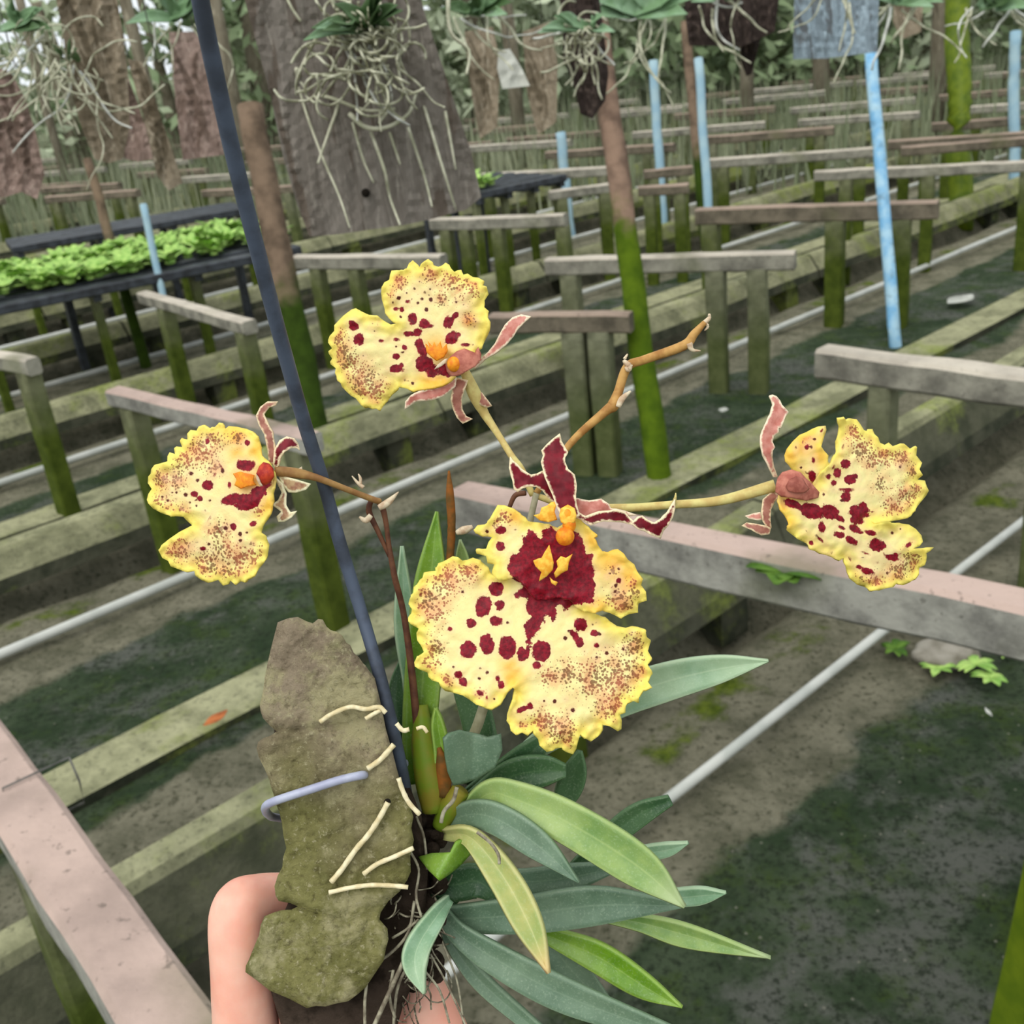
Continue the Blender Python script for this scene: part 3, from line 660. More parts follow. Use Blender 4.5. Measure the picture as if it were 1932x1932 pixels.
# ================================================================== far vegetation
def tree(x, y, h, spread, label, fm, trunk_r=.12, nleaf=1400, z0=.6, ls=.16):
    e = empty('background_tree', (x, y, 0), label, 'tree', 'trees at the back of the nursery')
    m_ = MB(); m_.tube([(x, y, -.2), (x + .05, y, h * .4), (x - .08, y + .1, h * .95)], [trunk_r * 1.2, trunk_r, trunk_r * .5], 9); m_.build('trunk', MT['trunk'], e)
    R = rng; c = np.stack([R.normal(0, spread * .45, nleaf), R.normal(0, spread * .35, nleaf), R.uniform(z0, h, nleaf)], 1) + np.array([x, y, 0])
    a = R.normal(size=(nleaf, 3)); a /= np.linalg.norm(a, axis=1)[:, None]; b_ = np.cross(a, R.normal(size=(nleaf, 3))); b_ /= np.linalg.norm(b_, axis=1)[:, None]
    s = (ls * R.uniform(.5, 1.3, nleaf))[:, None]; q = np.stack([c - a * s, c + b_ * s * .4, c + a * s, c - b_ * s * .4], 1).reshape(-1, 3)
    mesh('crown', q, [(4 * i, 4 * i + 1, 4 * i + 2, 4 * i + 3) for i in range(nleaf)], MT[fm], e, smooth=False)
spots = ['far left corner', 'left of the tall brown slab', 'behind the tall brown slab', 'behind the hanging wire', 'behind the big plank left edge', 'behind the big plank', 'behind the olive slab', 'behind the dark fern slab', 'behind the brown stake', 'behind the dark brown board', 'behind the blue-grey board', 'left of the bamboo pole', 'right of the bamboo pole', 'far right corner']
for i_ in range(14):
    x_ = -9.5 + i_ * 1.62; y_ = 17.5 - .22 * x_ + random.uniform(-.8, .8)
    tree(x_, y_, random.uniform(3.6, 5.5) if i_ > 3 else 3.0, 1.5, 'background tree %s' % spots[i_], random.choice(['foliage', 'foliage2', 'foliage']), random.uniform(.10, .2), 1400 if i_ > 3 else 420)
for i_, lb_ in enumerate(['outermost on the left, past the picture edge', 'second beyond the left picture edge', 'third beyond the left picture edge', 'fourth beyond the left picture edge', 'first beyond the right picture edge', 'second beyond the right picture edge']):
    x_ = (-21 + 2.6 * i_) if i_ < 4 else (14.5 + 2.6 * (i_ - 4)); tree(x_, 18.2 - .22 * x_, 4.8, 1.9, 'background tree, ' + lb_, 'foliage', .16, 1500)
# slim far trunks
for i_ in range(16):
    x_ = -7.5 + i_ * 1.15 + random.uniform(-.3, .3); y_ = 13.5 - .25 * x_ + random.uniform(-1, 1); m_ = MB()
    m_.tube([(x_, y_, -.1), (x_ + random.uniform(-.05, .05), y_, 1.4), (x_ + random.uniform(-.1, .1), y_, 3.4)], random.uniform(.05, .1), 8)
    m_.build('far_post', MT['trunk'], label='slim weathered pole standing at the back of the nursery', cat='pole', group='slim poles at the back')
# uncountable far grass and weeds
NB = 9000; R = rng
bx = R.uniform(-9, 11, NB); by = 10.5 - .25 * bx + R.uniform(0, 7, NB); hh = R.uniform(.25, 1.0, NB); aa = R.uniform(0, 6.28, NB); wv = R.uniform(.008, .02, NB)
p0 = np.stack([bx, by, 0 * bx], 1); ca = np.stack([np.cos(aa), np.sin(aa), 0 * aa], 1); tipv = p0 + np.stack([R.normal(0, .08, NB), R.normal(0, .08, NB), hh], 1)
mesh('tall_grass', np.stack([p0 - ca * wv[:, None], p0 + ca * wv[:, None], tipv], 1).reshape(-1, 3), [(3 * i, 3 * i + 1, 3 * i + 2) for i in range(NB)], MT['grass'], smooth=False, kind='stuff', label='pale green grass and weeds growing between the far benches', cat='grass')
m_ = MB(); vs = []; N_ = 190
for i in range(N_ + 1):
    for j in range(9):
        x_ = -32 + 64 * i / N_; z_ = -.2 + (2.4 if x_ > -4.5 or x_ < -12 else 1.9) * j / 8; vs.append((x_, 19.5 - .22 * x_ + .9 * noise.noise((x_ * 1.1, z_ * 1.3, 0)) + .5 * noise.noise((x_ * 3, z_ * 3, 2)) + .25 * z_, z_ + .5 * noise.noise((x_ * .9, 7, 0)) * j / 8))
o = mesh('hedge', vs, [(i * 9 + j, (i + 1) * 9 + j, (i + 1) * 9 + j + 1, i * 9 + j + 1) for i in range(N_) for j in range(8)], MT['mesh_wall'], label='dense grey-green hedge closing off the back of the nursery', cat='hedge')
mod(o, 'SOLIDIFY', thickness=.6)

# ---- small things on the ground
def flat_leaf(name, px, L_, w, ang, mat, label, cat, z=.012, curl=.3):
    c = G(px[0], px[1], z); vs = []
    for i in range(7):
        t = i / 6; ww = w * sin(pi * min(.97, max(.04, t)));
        p_ = c + Vector((cos(ang), sin(ang), 0)) * L_ * (t - .5); sd = Vector((-sin(ang), cos(ang), 0))
        zz = curl * L_ * (t - .5) ** 2
        vs += [p_ - sd * ww + Vector((0, 0, zz + .3 * ww)), p_ + Vector((0, 0, zz)), p_ + sd * ww + Vector((0, 0, zz + .3 * ww))]
    o = mesh(name, vs, [(i * 3 + j, i * 3 + j + 1, i * 3 + j + 4, i * 3 + j + 3) for i in range(6) for j in range(2)], mat, label=label, cat=cat); mod(o, 'SOLIDIFY', thickness=.001)
    return o
flat_leaf('fallen_leaf', (408, 1358), .075, .018, .9, MT['fallen'], 'orange dry fallen leaf left of the mossy bark slab', 'leaf', z=.05)
flat_leaf('fallen_leaf', (1865, 1345), .035, .005, 1.6, MT['cover'], 'small pale dry leaf on the dark ground at right', 'leaf')
flat_leaf('fallen_leaf', (1365, 775), .06, .02, 1.2, MT['cover'], 'pale fallen leaf on the dark path right of the bare flower branch', 'leaf')
flat_leaf('fallen_leaf', (213, 648), .12, .03, .6, MT['cover'], 'white scrap lying among the rows at left', 'leaf')
flat_leaf('fallen_leaf', (1812, 570), .22, .06, .6, MT['cover'], 'pale leaf litter scrap behind the thick right rail', 'leaf')
def weed(px, h, label, nl, L_, w, mat='weed'):
    g = G(px[0], px[1], h); e = empty('weed', g, label, 'weed', 'weeds')
    for k in range(nl):
        a = 2 * pi * k / nl + random.random(); dr = Vector((cos(a), sin(a), 0)); sd = Vector((-sin(a), cos(a), 0)); vs = []
        l2 = L_ * random.uniform(.6, 1.1)
        for i in range(6):
            t = i / 5; ww = w * sin(pi * min(.95, .06 + t * .9)); c = g + dr * l2 * t + Vector((0, 0, .75 * l2 * t - .7 * l2 * t * t))
            vs += [c - sd * ww, c - Vector((0, 0, .2 * ww)), c + sd * ww]
        o = mesh('leaf', vs, [(i * 3 + j, i * 3 + j + 1, i * 3 + j + 4, i * 3 + j + 3) for i in range(5) for j in range(2)], MT[mat], e); mod(o, 'SOLIDIFY', thickness=.0008)
    return e
weed((1480, 1080), .575, 'green lobed weed hanging by the long pinkish rail', 7, .075, .026)
weed((1740, 1180), .02, 'dark weed clump under the long pinkish rail', 9, .06, .012)
weed((1840, 1255), .02, 'yellow-green weed beside the grey stone at right', 10, .05, .010, 'seedling')
weed((1900, 1225), .02, 'second yellow-green weed right of the grey stone', 8, .05, .010, 'seedling')
for px_, lb_ in [((1770, 1262), 'small yellow-green weed left of the grey stone'), ((1870, 1280), 'lowest yellow-green weed below the grey stone'), ((1690, 1225), 'dark mossy weed at the far end of the nearest water pipe')]: weed(px_, .01, lb_, 8, .045, .011, 'weed' if px_[0] < 1700 else 'seedling')
m_ = MB(); g_ = G(1790, 1240, 0); 
bm = bmesh.new(); bmesh.ops.create_icosphere(bm, subdivisions=3, radius=1.)
vs = [(g_.x + .085 * v.co.x * (1 + .25 * noise.noise(v.co * 1.6)), g_.y + .06 * v.co.y * (1 + .25 * noise.noise(v.co * 1.4)), .012 + .03 * v.co.z * (1 + .3 * noise.noise(v.co * 2))) for v in bm.verts]
mesh('stone', vs, [[v.index for v in f.verts] for f in bm.faces], MT['stone'], label='grey stone lying under the long pinkish rail at right', cat='stone'); bm.free()

# ================================================================== THE ORCHID
ORI = P(800, 1500, .352)
orchid = empty('orchid_plant', ORI, 'flowering orchid with four spotted yellow flowers growing on the mossy bark', 'orchid')
def Z(o_, s, pts): return [(o_[0] + x / s, o_[1] + y / s) for x, y in pts]
def blot(V, items, org_, s):
    """signed distance (px) to the nearest of many ellipses, and flag of small dark spots"""
    d = np.full(len(V), 99.); sm = np.zeros(len(V)); am = np.full(len(V), 8.)
    for it in items:
        x, y = it[0], it[1]; a = it[2]; b_ = it[3] if len(it) > 3 else a; rot = radians(it[4]) if len(it) > 4 else 0
        cx, cy = org_[0] + x / s, org_[1] + y / s; a /= s; b_ /= s
        dx, dy = V[:, 0] - cx, V[:, 1] - cy; X = dx * cos(rot) + dy * sin(rot); Y = -dx * sin(rot) + dy * cos(rot)
        q = (np.sqrt((X / a) ** 2 + (Y / b_) ** 2) - 1) * min(a, b_); c = q < d
        d[c] = q[c]; sm[c] = 1. if max(a, b_) < 5.5 else 0.; am[c] = min(16., max(2.5, 1.35 * min(a, b_)))
    return d, sm, am
def fsum(V, items, org_, s):
    f = np.zeros(len(V))
    for x, y, r_ in items:
        cx, cy = org_[0] + x / s, org_[1] + y / s; f = np.maximum(f, np.exp(-(((V[:, 0] - cx) ** 2 + (V[:, 1] - cy) ** 2) / (r_ / s) ** 2) * .9))
    return f
def blade(name, outline, depth, parent, mat, slope=(0, 0), bulge=0., ruffle=0., step=4.2, spots=None, mask=None, specks=None, warm=None, org_=(0, 0), s=1., thick=.0007, center=None, crease=None, veins=0.):
    O = np.array(outline, float); V, T, E = tri(O, step)
    ed = -sdf_poly(V, O); ed = np.maximum(ed, 0)
    c = np.array(center) if center is not None else O.mean(0); size = max(np.ptp(O[:, 0]), np.ptp(O[:, 1])) / 2
    dx, dy = V[:, 0] - c[0], V[:, 1] - c[1]; rr = np.hypot(dx, dy) / size; th = np.arctan2(dy, dx)
    d = depth + slope[0] * dx * depth / F + slope[1] * dy * depth / F - bulge * depth / F * (1 - rr ** 2)
    if ruffle: d = d + ruffle * depth / F * np.exp(-ed / 30.) * np.array([noise.noise((x * .028, y * .028, depth * 40)) + .5 * noise.noise((x * .07, y * .07, 3)) for x, y in V]) * 1.6
    if crease:
        (x1, y1), (x2, y2), am_ = crease; L_ = math.hypot(x2 - x1, y2 - y1); sd_ = ((V[:, 0] - x1) * (y2 - y1) - (V[:, 1] - y1) * (x2 - x1)) / L_
        d = d - am_ * np.sqrt(sd_ ** 2 + 16) * depth / F
    if veins: d = d + veins * depth / F * np.sin(th * 26 + 1.5 * np.sin(rr * 5)) * np.clip(rr, 0, 1)
    at = {'edge': ed}
    bl = np.full(len(V), 99.); sm = np.zeros(len(V)); am = np.full(len(V), 8.)
    if spots: bl, sm, am = blot(V, spots, org_, s)
    if mask is not None: mm = sdf_poly(V, mask); c_ = mm < bl; bl = np.where(c_, mm, bl); sm = np.where(c_, 0, sm); am = np.where(c_, 22., am)
    at['blotch'] = bl; at['amp'] = am; at['small'] = sm
    at['speck'] = fsum(V, specks, org_, s) if specks else np.zeros(len(V)); at['warm'] = fsum(V, warm, org_, s) if warm else np.zeros(len(V))
    # wind the triangles to face the viewer
    W3 = Parr(V, d); a = V[T[0][1]] - V[T[0][0]]; b_ = V[T[0][2]] - V[T[0][0]]
    TT = [t[::-1] if (V[t[1]] - V[t[0]])[0] * (V[t[2]] - V[t[0]])[1] - (V[t[1]] - V[t[0]])[1] * (V[t[2]] - V[t[0]])[0] > 0 else t for t in T]
    o = mesh(name, W3, TT, mat, parent, attrs=at); mod(o, 'SOLIDIFY', thickness=thick, offset=-1); return o
def blobs(name, parent, mat, items):
    """each item: px x, y, depth, rx px, ry px -> smooth ellipsoid"""
    m_ = MB()
    for x, y, d, rx, ry in items: m_.ball(P(x, y, d), rx * d / F, min(rx, ry) * d / F, ry * d / F, 14, 10)
    return m_.build(name, mat, parent)
def stemtube(name, pts, rads, mat, parent, seg=9, per=6):
    A = smooth_path([(x, y, d, r_) for (x, y, d), r_ in zip(pts, rads)], per); m_ = MB()
    m_.tube([P(*q[:3]) for q in A], [q[3] * q[2] / F for q in A], seg); return m_.build(name, mat, parent)

# ---------- front flower
o1, s1 = (740, 800), 3.018
LIP1 = Z(o1, s1, [(560,850),(548,815),(500,778),(460,760),(430,772),(400,778),(375,758),(345,752),(310,772),(285,785),(262,792),(254,815),(250,835),(215,838),(180,845),(172,880),(150,905),(122,928),(120,960),(98,1000),(92,1025),(112,1050),(110,1080),(96,1100),(92,1120),(105,1140),(150,1165),(138,1195),(142,1225),(165,1265),(180,1298),(150,1325),(125,1358),(128,1380),(165,1402),(200,1415),(206,1440),(228,1462),(265,1470),(275,1495),(300,1520),(345,1530),(400,1545),(440,1570),(480,1600),(515,1606),(540,1620),(570,1620),(612,1594),(640,1560),(655,1525),(668,1508),(684,1500),(700,1512),(695,1560),(680,1610),(655,1665),(650,1690),(668,1715),(675,1748),(700,1768),(740,1758),(772,1776),(803,1742),(820,1775),(838,1800),(840,1832),(880,1868),(905,1862),(930,1850),(965,1842),(985,1862),(1030,1882),(1048,1850),(1060,1800),(1072,1765),(1100,1785),(1138,1803),(1172,1780),(1192,1745),(1196,1712),(1240,1722),(1285,1750),(1305,1738),(1308,1690),(1298,1655),(1328,1645),(1330,1605),(1340,1588),(1375,1578),(1403,1590),(1408,1540),(1425,1512),(1482,1502),(1452,1465),(1484,1420),(1470,1395),(1455,1370),(1478,1330),(1455,1290),(1472,1240),(1450,1215),(1440,1168),(1400,1155),(1365,1150),(1330,1160),(1280,1150),(1220,1110),(1150,1080),(1090,1050),(1050,980),(1000,900),(900,820),(800,790),(720,800),(650,850),(600,885)])
MASK1 = Z(o1, s1, [(778,602),(815,625),(845,650),(852,610),(880,590),(905,582),(940,612),(990,600),(1045,610),(1085,655),(1100,700),(1105,742),(1156,744),(1138,775),(1142,810),(1162,845),(1145,880),(1162,915),(1150,960),(1155,1032),(1110,1020),(1062,1030),(1020,1035),(1002,1082),(980,1055),(965,1035),(920,1040),(942,1075),(938,1110),(915,1132),(895,1100),(870,1090),(862,1140),(830,1180),(810,1210),(795,1235),(790,1300),(770,1340),(745,1335),(752,1280),(765,1250),(755,1200),(750,1150),(785,1100),(760,1060),(755,1035),(765,990),(700,985),(692,968),(742,935),(735,908),(690,890),(662,845),(655,800),(680,748),(722,735),(742,690),(748,632)])
SP1 = [(590,938,45,42),(520,1035,48,62,20),(612,1032,30,34),(497,1085,18),(450,1135,30,30),(590,1122,38,32),(658,1130,11),(330,1165,17),(430,1285,46,52),(540,1252,44,60),(655,1272,52,66),(740,1312,32,45),(850,1292,56,62),(822,1372,24,26),(375,1425,26,22),(405,1468,24,34,-30),(502,1390,9),(540,1415,13),(497,1450,13),(600,1450,16,20),(622,1485,20,28),(580,1565,9),(350,1383,10),(400,955,12),(1072,1140,42,40),(1040,1205,20,40,-35),(1070,1245,28,32),(1005,1180,10),(1150,1190,28,20),(1180,1195,14),(1165,1260,20,16),(985,1220,14),(1220,1305,15),(1165,1330,12),(1315,1280,11),(740,1625,46,20,-25),(785,1605,18,24),(865,1578,9),(925,1580,14),(1028,1630,15),(1140,1140,9),(1165,1130,8),(985,1568,7),(1365,1185,8),(1097,1295,7),(1212,1270,8),(500,1530,24,16,30),(540,1560,10,18)]
SK1 = [(300,880,130),(220,1000,130),(240,1090,80),(430,830,90),(240,1270,80),(220,1350,80),(1250,1450,170),(1130,1450,130),(1250,1600,130),(1000,1420,90),(900,1430,80),(950,1740,110),(860,1690,90),(1010,1790,90),(1380,1260,90),(1390,1400,120),(310,1460,50),(740,1720,40),(500,1530,40)]
fl1 = blade('flower', LIP1, .3300, orchid, MT['petal'], (0, -.10), 14, 14, 4.0, SP1, MASK1, SK1, [(690,1430,70),(670,1370,60)], o1, s1, .0008, veins=1.0)
tag(fl1, 'front flower facing the camera, wine-red mask on its lip')
SIDE1 = Z(o1, s1, [(600,460),(640,462),(690,485),(730,515),(760,530),(775,555),(830,560),(890,572),(940,590),(1000,560),(1040,530),(1080,560),(1115,588),(1168,630),(1145,648),(1175,695),(1200,728),(1225,730),(1255,715),(1285,712),(1320,738),(1342,772),(1378,798),(1400,850),(1425,890),(1418,918),(1445,955),(1450,1005),(1402,1022),(1398,1075),(1350,1082),(1300,1106),(1275,1092),(1235,1075),(1200,1062),(1150,1078),(1090,1066),(1045,1042),(1010,1000),(960,985),(880,1000),(820,1000),(780,960),(745,905),(700,868),(650,892),(600,888),(565,850),(580,800),(542,792),(535,752),(480,738),(475,720),(535,710),(548,672),(568,645),(520,636),(482,620),(470,596),(485,576),(540,570),(560,530),(588,482)])
SPS1 = [(617,605,32,28),(617,695,27,32),(540,612,13),(1290,892,17,20),(1272,920,13),(1268,955,11),(1290,825,11),(1240,850,9),(1225,870,6),(700,602,8)]
blade('side_lobes', SIDE1, .3283, fl1, MT['petal'], (0, .02), 10, 10, 4.0, SPS1, MASK1, [(640,525,60),(600,560,50),(1300,1010,110),(1390,930,70),(1250,840,40),(1340,1060,60)], [(1250,790,110),(1340,870,80),(1150,660,60),(700,530,40),(1170,1040,50)], o1, s1, .0008, center=(o1[0] + 930 / s1, o1[1] + 850 / s1))
blade('dorsal_sepal', Z(o1, s1, [(955,52),(965,95),(978,118),(1002,160),(985,190),(985,215),(1002,255),(1040,288),(1052,350),(1045,400),(1050,450),(1068,520),(1020,540),(960,520),(935,470),(910,400),(880,330),(862,280),(846,215),(858,180),(848,150),(882,112),(912,85)]), .3265, fl1, MT['dark_sepal'], (0, -.25), 8, 5, 4.)
blade('petal', Z(o1, s1, [(670,185),(690,210),(710,225),(735,255),(760,270),(790,288),(822,282),(855,265),(900,290),(980,360),(1010,470),(950,470),(885,420),(855,380),(820,358),(780,356),(740,365),(715,388),(692,372),(682,310),(664,250)]), .3285, fl1, MT['dark_sepal'], (-.15, .1), 6, 5, 4.)
blade('petal', Z(o1, s1, [(1020,440),(1060,500),(1100,525),(1180,497),(1270,488),(1330,503),(1350,530),(1375,552),(1400,525),(1425,522),(1455,545),(1490,560),(1530,540),(1560,510),(1585,470),(1612,425),(1612,480),(1600,530),(1572,580),(1545,610),(1530,652),(1470,632),(1440,610),(1400,600),(1370,575),(1300,560),(1200,555),(1130,578),(1080,550),(1020,520)]), .3280, fl1, MT['dark_sepal'], (.12, .1), 6, 5, 4.)
blade('sepal', Z(o1, s1, [(1040,420),(1120,435),(1190,425),(1235,455),(1245,480),(1330,495),(1400,520),(1300,530),(1180,520),(1080,530),(1030,480)]), .3300, fl1, MT['pink_sepal'], (.1, .1), 4, 4, 4.)
blobs('column', fl1, MT['orange'], [(1066, 1012, .3225, 18, 18), (1071, 972, .3235, 15, 17), (1074, 990, .3235, 13, 16)])
blade('column_wing', Z(o1, s1, [(940,440),(925,500),(940,545),(890,560),(840,550),(805,520),(840,510),(850,475),(880,465),(905,445)]), .3240, fl1, MT['callus'], (0, 0), 6, 3, 3.)
blade('column_wing', Z(o1, s1, [(960,480),(1000,458),(1040,480),(1050,520),(1040,560),(1000,580),(960,560),(950,520)]), .3222, fl1, MT['callus'], (0, 0), 6, 2, 3.)
blade('callus', Z(o1, s1, [(895,688),(908,740),(920,790),(915,830),(880,868),(835,897),(850,845),(815,810),(802,778),(850,762),(870,725)]), .3210, fl1, MT['callus'], (0, .15), 10, 2, 2.6, thick=.0016)
blade('callus', Z(o1, s1, [(960,752),(990,762),(1028,738),(1005,790),(1000,832),(965,850),(930,878),(920,850),(942,815),(935,780)]), .3210, fl1, MT['callus'], (0, .15), 10, 2, 2.6, thick=.0016)
blade('callus', Z(o1, s1, [(895,870),(915,890),(945,900),(930,922),(905,905)]), .3225, fl1, MT['callus'], (0, .1), 3, 1, 2.6, thick=.001)

# ---------- upper flower
o2, s2 = (600, 460), 4.2
LIP2 = Z(o2, s2, [(620,635),(560,590),(535,540),(520,490),(505,440),(500,390),(502,350),(525,305),(565,285),(570,245),(582,212),(625,208),(680,215),(705,190),(720,155),(750,132),(780,155),(800,195),(815,160),(840,140),(872,118),(900,140),(918,170),(955,182),(985,170),(1010,148),(1040,165),(1055,195),(1080,222),(1110,208),(1135,205),(1152,245),(1185,235),(1225,262),(1270,268),(1308,290),(1300,330),(1340,352),(1352,400),(1320,450),(1315,500),(1350,530),(1335,580),(1355,620),(1345,690),(1320,760),(1300,830),(1250,870),(1180,900),(1120,960),(1090,1040),(1060,1085),(980,1120),(900,1140),(820,1158),(750,1162),(690,1145),(640,1135),(595,1190),(560,1235),(490,1322),(460,1305),(430,1310),(400,1300),(375,1305),(340,1278),(300,1225),(262,1205),(235,1180),(190,1135),(180,1105),(155,1080),(148,1045),(135,1020),(140,985),(100,955),(95,935),(112,910),(85,870),(82,850),(112,830),(80,785),(80,760),(92,730),(128,690),(128,645),(165,605),(200,570),(232,545),(265,520),(300,510),(345,535),(400,562),(470,580),(520,608),(575,640)])
SP2 = [(265,625,30,22),(285,655,38,40),(325,755,46,48),(500,770,26,18),(445,692,10),(470,640,10),(430,630,8),(480,622,6),(412,670,7),(360,885,10),(748,600,36,55),(845,635,48,42),(890,650,32,18),(790,700,36,36),(720,712,48,26),(620,758,38,18),(685,820,24),(620,892,34,28),(625,990,60,34),(660,965,22,28),(670,860,16,12),(620,815,11),(620,515,26,18),(665,520,22,26),(655,578,14),(858,522,20,20),(712,458,26,16),(745,440,10),(765,355,15),(640,430,20,20),(890,360,13),(845,385,15),(825,438,17),(895,442,20),(790,470,16),(705,390,13),(805,300,11),(595,465,13),(790,400,10),(880,405,8),(740,492,8),(1035,620,42,56,20),(1085,570,26,42,50),(1060,745,50,58,45),(1110,720,28,22),(1170,800,42,20),(1095,460,13),(1150,485,10),(1185,500,7),(840,950,72,70),(905,1010,60,52),(1010,1000,70,60),(805,800,38,55,-20),(830,850,40),(690,1080,14),(750,1105,16),(720,1090,9),(1250,615,10),(1240,655,10),(1225,800,12)]
SK2 = [(1100,290,180),(1240,320,120),(900,210,110),(640,290,90),(570,380,50),(150,760,100),(190,860,110),(240,950,120),(350,1080,160),(450,1160,120),(330,1180,100),(1190,600,60),(980,440,60),(480,1240,60)]
fl2 = blade('flower', LIP2, .3440, orchid, MT['petal'], (-.25, .12), 16, 12, 4.0, SP2, None, SK2, [(930,830,90),(980,870,80),(900,1090,110),(1200,610,50),(1000,1100,60)], o2, s2, .0008, center=(o2[0] + 850 / s2, o2[1] + 720 / s2), veins=1.0)
tag(fl2, 'topmost flower, turned to the left')
blade('callus', Z(o2, s2, [(850,790),(885,830),(870,770),(905,815),(920,775),(940,820),(970,770),(985,830),(1020,790),(1030,850),(1000,900),(940,930),(900,900),(860,860)]), .3372, fl2, MT['orange'], (0, 0), 6, 2, 2.6, thick=.001)
blade('column_hood', Z(o2, s2, [(1010,960),(1050,890),(1100,850),(1160,828),(1215,850),(1260,868),(1270,815),(1295,875),(1290,920),(1250,970),(1180,1010),(1110,1050),(1050,1050),(1020,1010)]), .3360, fl2, MT['hood'], (0, 0), 16, 3, 3., thick=.002)
blobs('column', fl2, MT['orange'], [(600 + 1080 / 4.2, 460 + 955 / 4.2, .3350, 14, 15)])
blade('column_tip', Z(o2, s2, [(918,998),(950,955),(1000,915),(1030,905),(1010,945),(970,975)]), .3345, fl2, MT['bract'], (0, 0), 3, 1, 2.6)
blade('sepal', Z(o2, s2, [(1230,960),(1290,905),(1345,858),(1400,790),(1440,710),(1480,640),(1540,582),(1610,558),(1690,575),(1645,612),(1590,670),(1545,740),(1480,810),(1400,872),(1320,915),(1240,990)]), .3400, fl2, MT['pink_sepal'], (-.4, 0), 6, 4, 3.6)
blade('petal', Z(o2, s2, [(1100,1060),(1010,1110),(900,1142),(800,1170),(730,1205),(690,1250),(686,1312),(720,1290),(780,1250),(900,1242),(1000,1205),(1090,1130)]), .3450, fl2, MT['pink_sepal'], (0, .2), 6, 4, 3.6)
blade('sepal', Z(o2, s2, [(1100,1060),(1065,1140),(1050,1230),(1068,1310),(1100,1380),(1145,1425),(1190,1405),(1228,1388),(1175,1365),(1145,1310),(1140,1230),(1165,1150),(1190,1080)]), .3470, fl2, MT['brown_sepal'], (0, .2), 6, 4, 3.6)
blade('sepal', Z(o2, s2, [(1220,1120),(1300,1180),(1340,1230),(1382,1285),(1340,1300),(1290,1280),(1230,1220)]), .3490, fl2, MT['brown_sepal'], (0, 0), 5, 3, 3.6)
stemtube('pedicel', [(876, 698, .346), (895, 742, .349), (914, 780, .352), (940, 820, .350), (965, 860, .347), (985, 888, .346), (1005, 935, .347)], [9, 13, 9, 6.5, 6.5, 7, 6], MT['pedicel'], orchid)

# ---------- right flower
o3, s3 = (1380, 720), 4.6
LIP3 = Z(o3, s3, [(920,322),(955,325),(985,318),(1000,345),(1030,318),(1090,330),(1120,370),(1150,420),(1180,432),(1195,412),(1225,412),(1242,455),(1275,485),(1290,530),(1330,548),(1365,528),(1400,560),(1450,542),(1480,538),(1510,548),(1550,582),(1612,568),(1605,640),(1655,705),(1632,760),(1662,812),(1615,850),(1680,858),(1695,910),(1714,945),(1690,990),(1640,1050),(1600,1100),(1560,1165),(1500,1192),(1430,1205),(1350,1215),(1250,1228),(1210,1212),(1235,1240),(1330,1222),(1450,1228),(1540,1240),(1600,1278),(1650,1335),(1662,1390),(1635,1428),(1575,1450),(1640,1455),(1700,1438),(1758,1438),(1725,1472),(1690,1490),(1692,1555),(1680,1592),(1632,1615),(1625,1660),(1600,1705),(1545,1745),(1490,1768),(1435,1750),(1405,1785),(1350,1790),(1280,1815),(1200,1808),(1150,1780),(1095,1765),(1040,1712),(1008,1660),(990,1590),(975,1530),(945,1552),(880,1530),(780,1490),(700,1462),(662,1410),(580,1370),(488,1300),(502,1240),(470,1170),(430,1100),(400,1040),(420,990),(600,960),(700,900),(760,820),(830,742),(872,700),(905,610),(898,520),(930,460),(942,400)])
SP3 = [(985,715,45,42),(922,795,38,48,20),(840,825,30,26),(885,745,14,34,30),(1030,850,62,44),(1075,820,26),(890,880,28,30),(1000,938,80,18),(995,1000,46,50),(960,1030,22,18),(1110,1130,100,62),(1140,1080,40,40),(1215,1130,26,12),(1090,1195,60,50),(690,1120,120,72,15),(850,1130,90,66,25),(930,1180,60,28,35),(530,1060,90,38,20),(785,1265,34,50),(955,1268,42,18,25),(1070,1275,60,34,30),(1120,1310,36,18),(1205,1312,54,26,10),(940,1330,54,34,15),(1040,1380,70,34,30),(1265,1420,86,56,10),(1390,1525,74,30,15),(1425,1505,26),(1540,1415,38,24,-40),(1110,1610,40,24,20),(1180,1645,64,32,15),(690,1398,28,22,30),(775,1372,50,16,40),(1030,1540,12,30,-30),(1265,1570,26,12),(1165,1490,52,11,20),(1140,1525,18,8),(1395,1315,17),(1465,1280,11),(1465,740,16),(968,568,12,30,15),(700,820,34,62,-10),(650,790,22,10,40),(712,680,18,30),(655,570,24,30),(692,570,16,22),(720,500,18,14),(785,425,14,26,40),(560,572,12,22),(1355,1665,15),(870,1485,14),(800,980,14,20),(740,1340,22,12,45),(655,1300,22,8,40),(820,1490,20,6,30),(610,1310,9),(605,745,14)]
SK3 = [(1080,440,110),(1130,580,130),(1230,690,110),(1340,640,120),(1480,640,120),(1580,780,90),(1300,900,100),(1530,980,130),(1400,1090,110),(1600,920,80),(1550,1560,130),(1450,1650,120),(1250,1740,110),(1110,1730,70),(1620,1520,80)]
fl3 = blade('flower', LIP3, .3400, orchid, MT['petal'], (.45, 0), 14, 13, 4.0, SP3, None, SK3, [(450,1080,60),(490,1220,60)], o3, s3, .0008, center=(o3[0] + 1050 / s3, o3[1] + 1100 / s3), veins=1.4)
tag(fl3, 'right-hand flower seen half from the side')
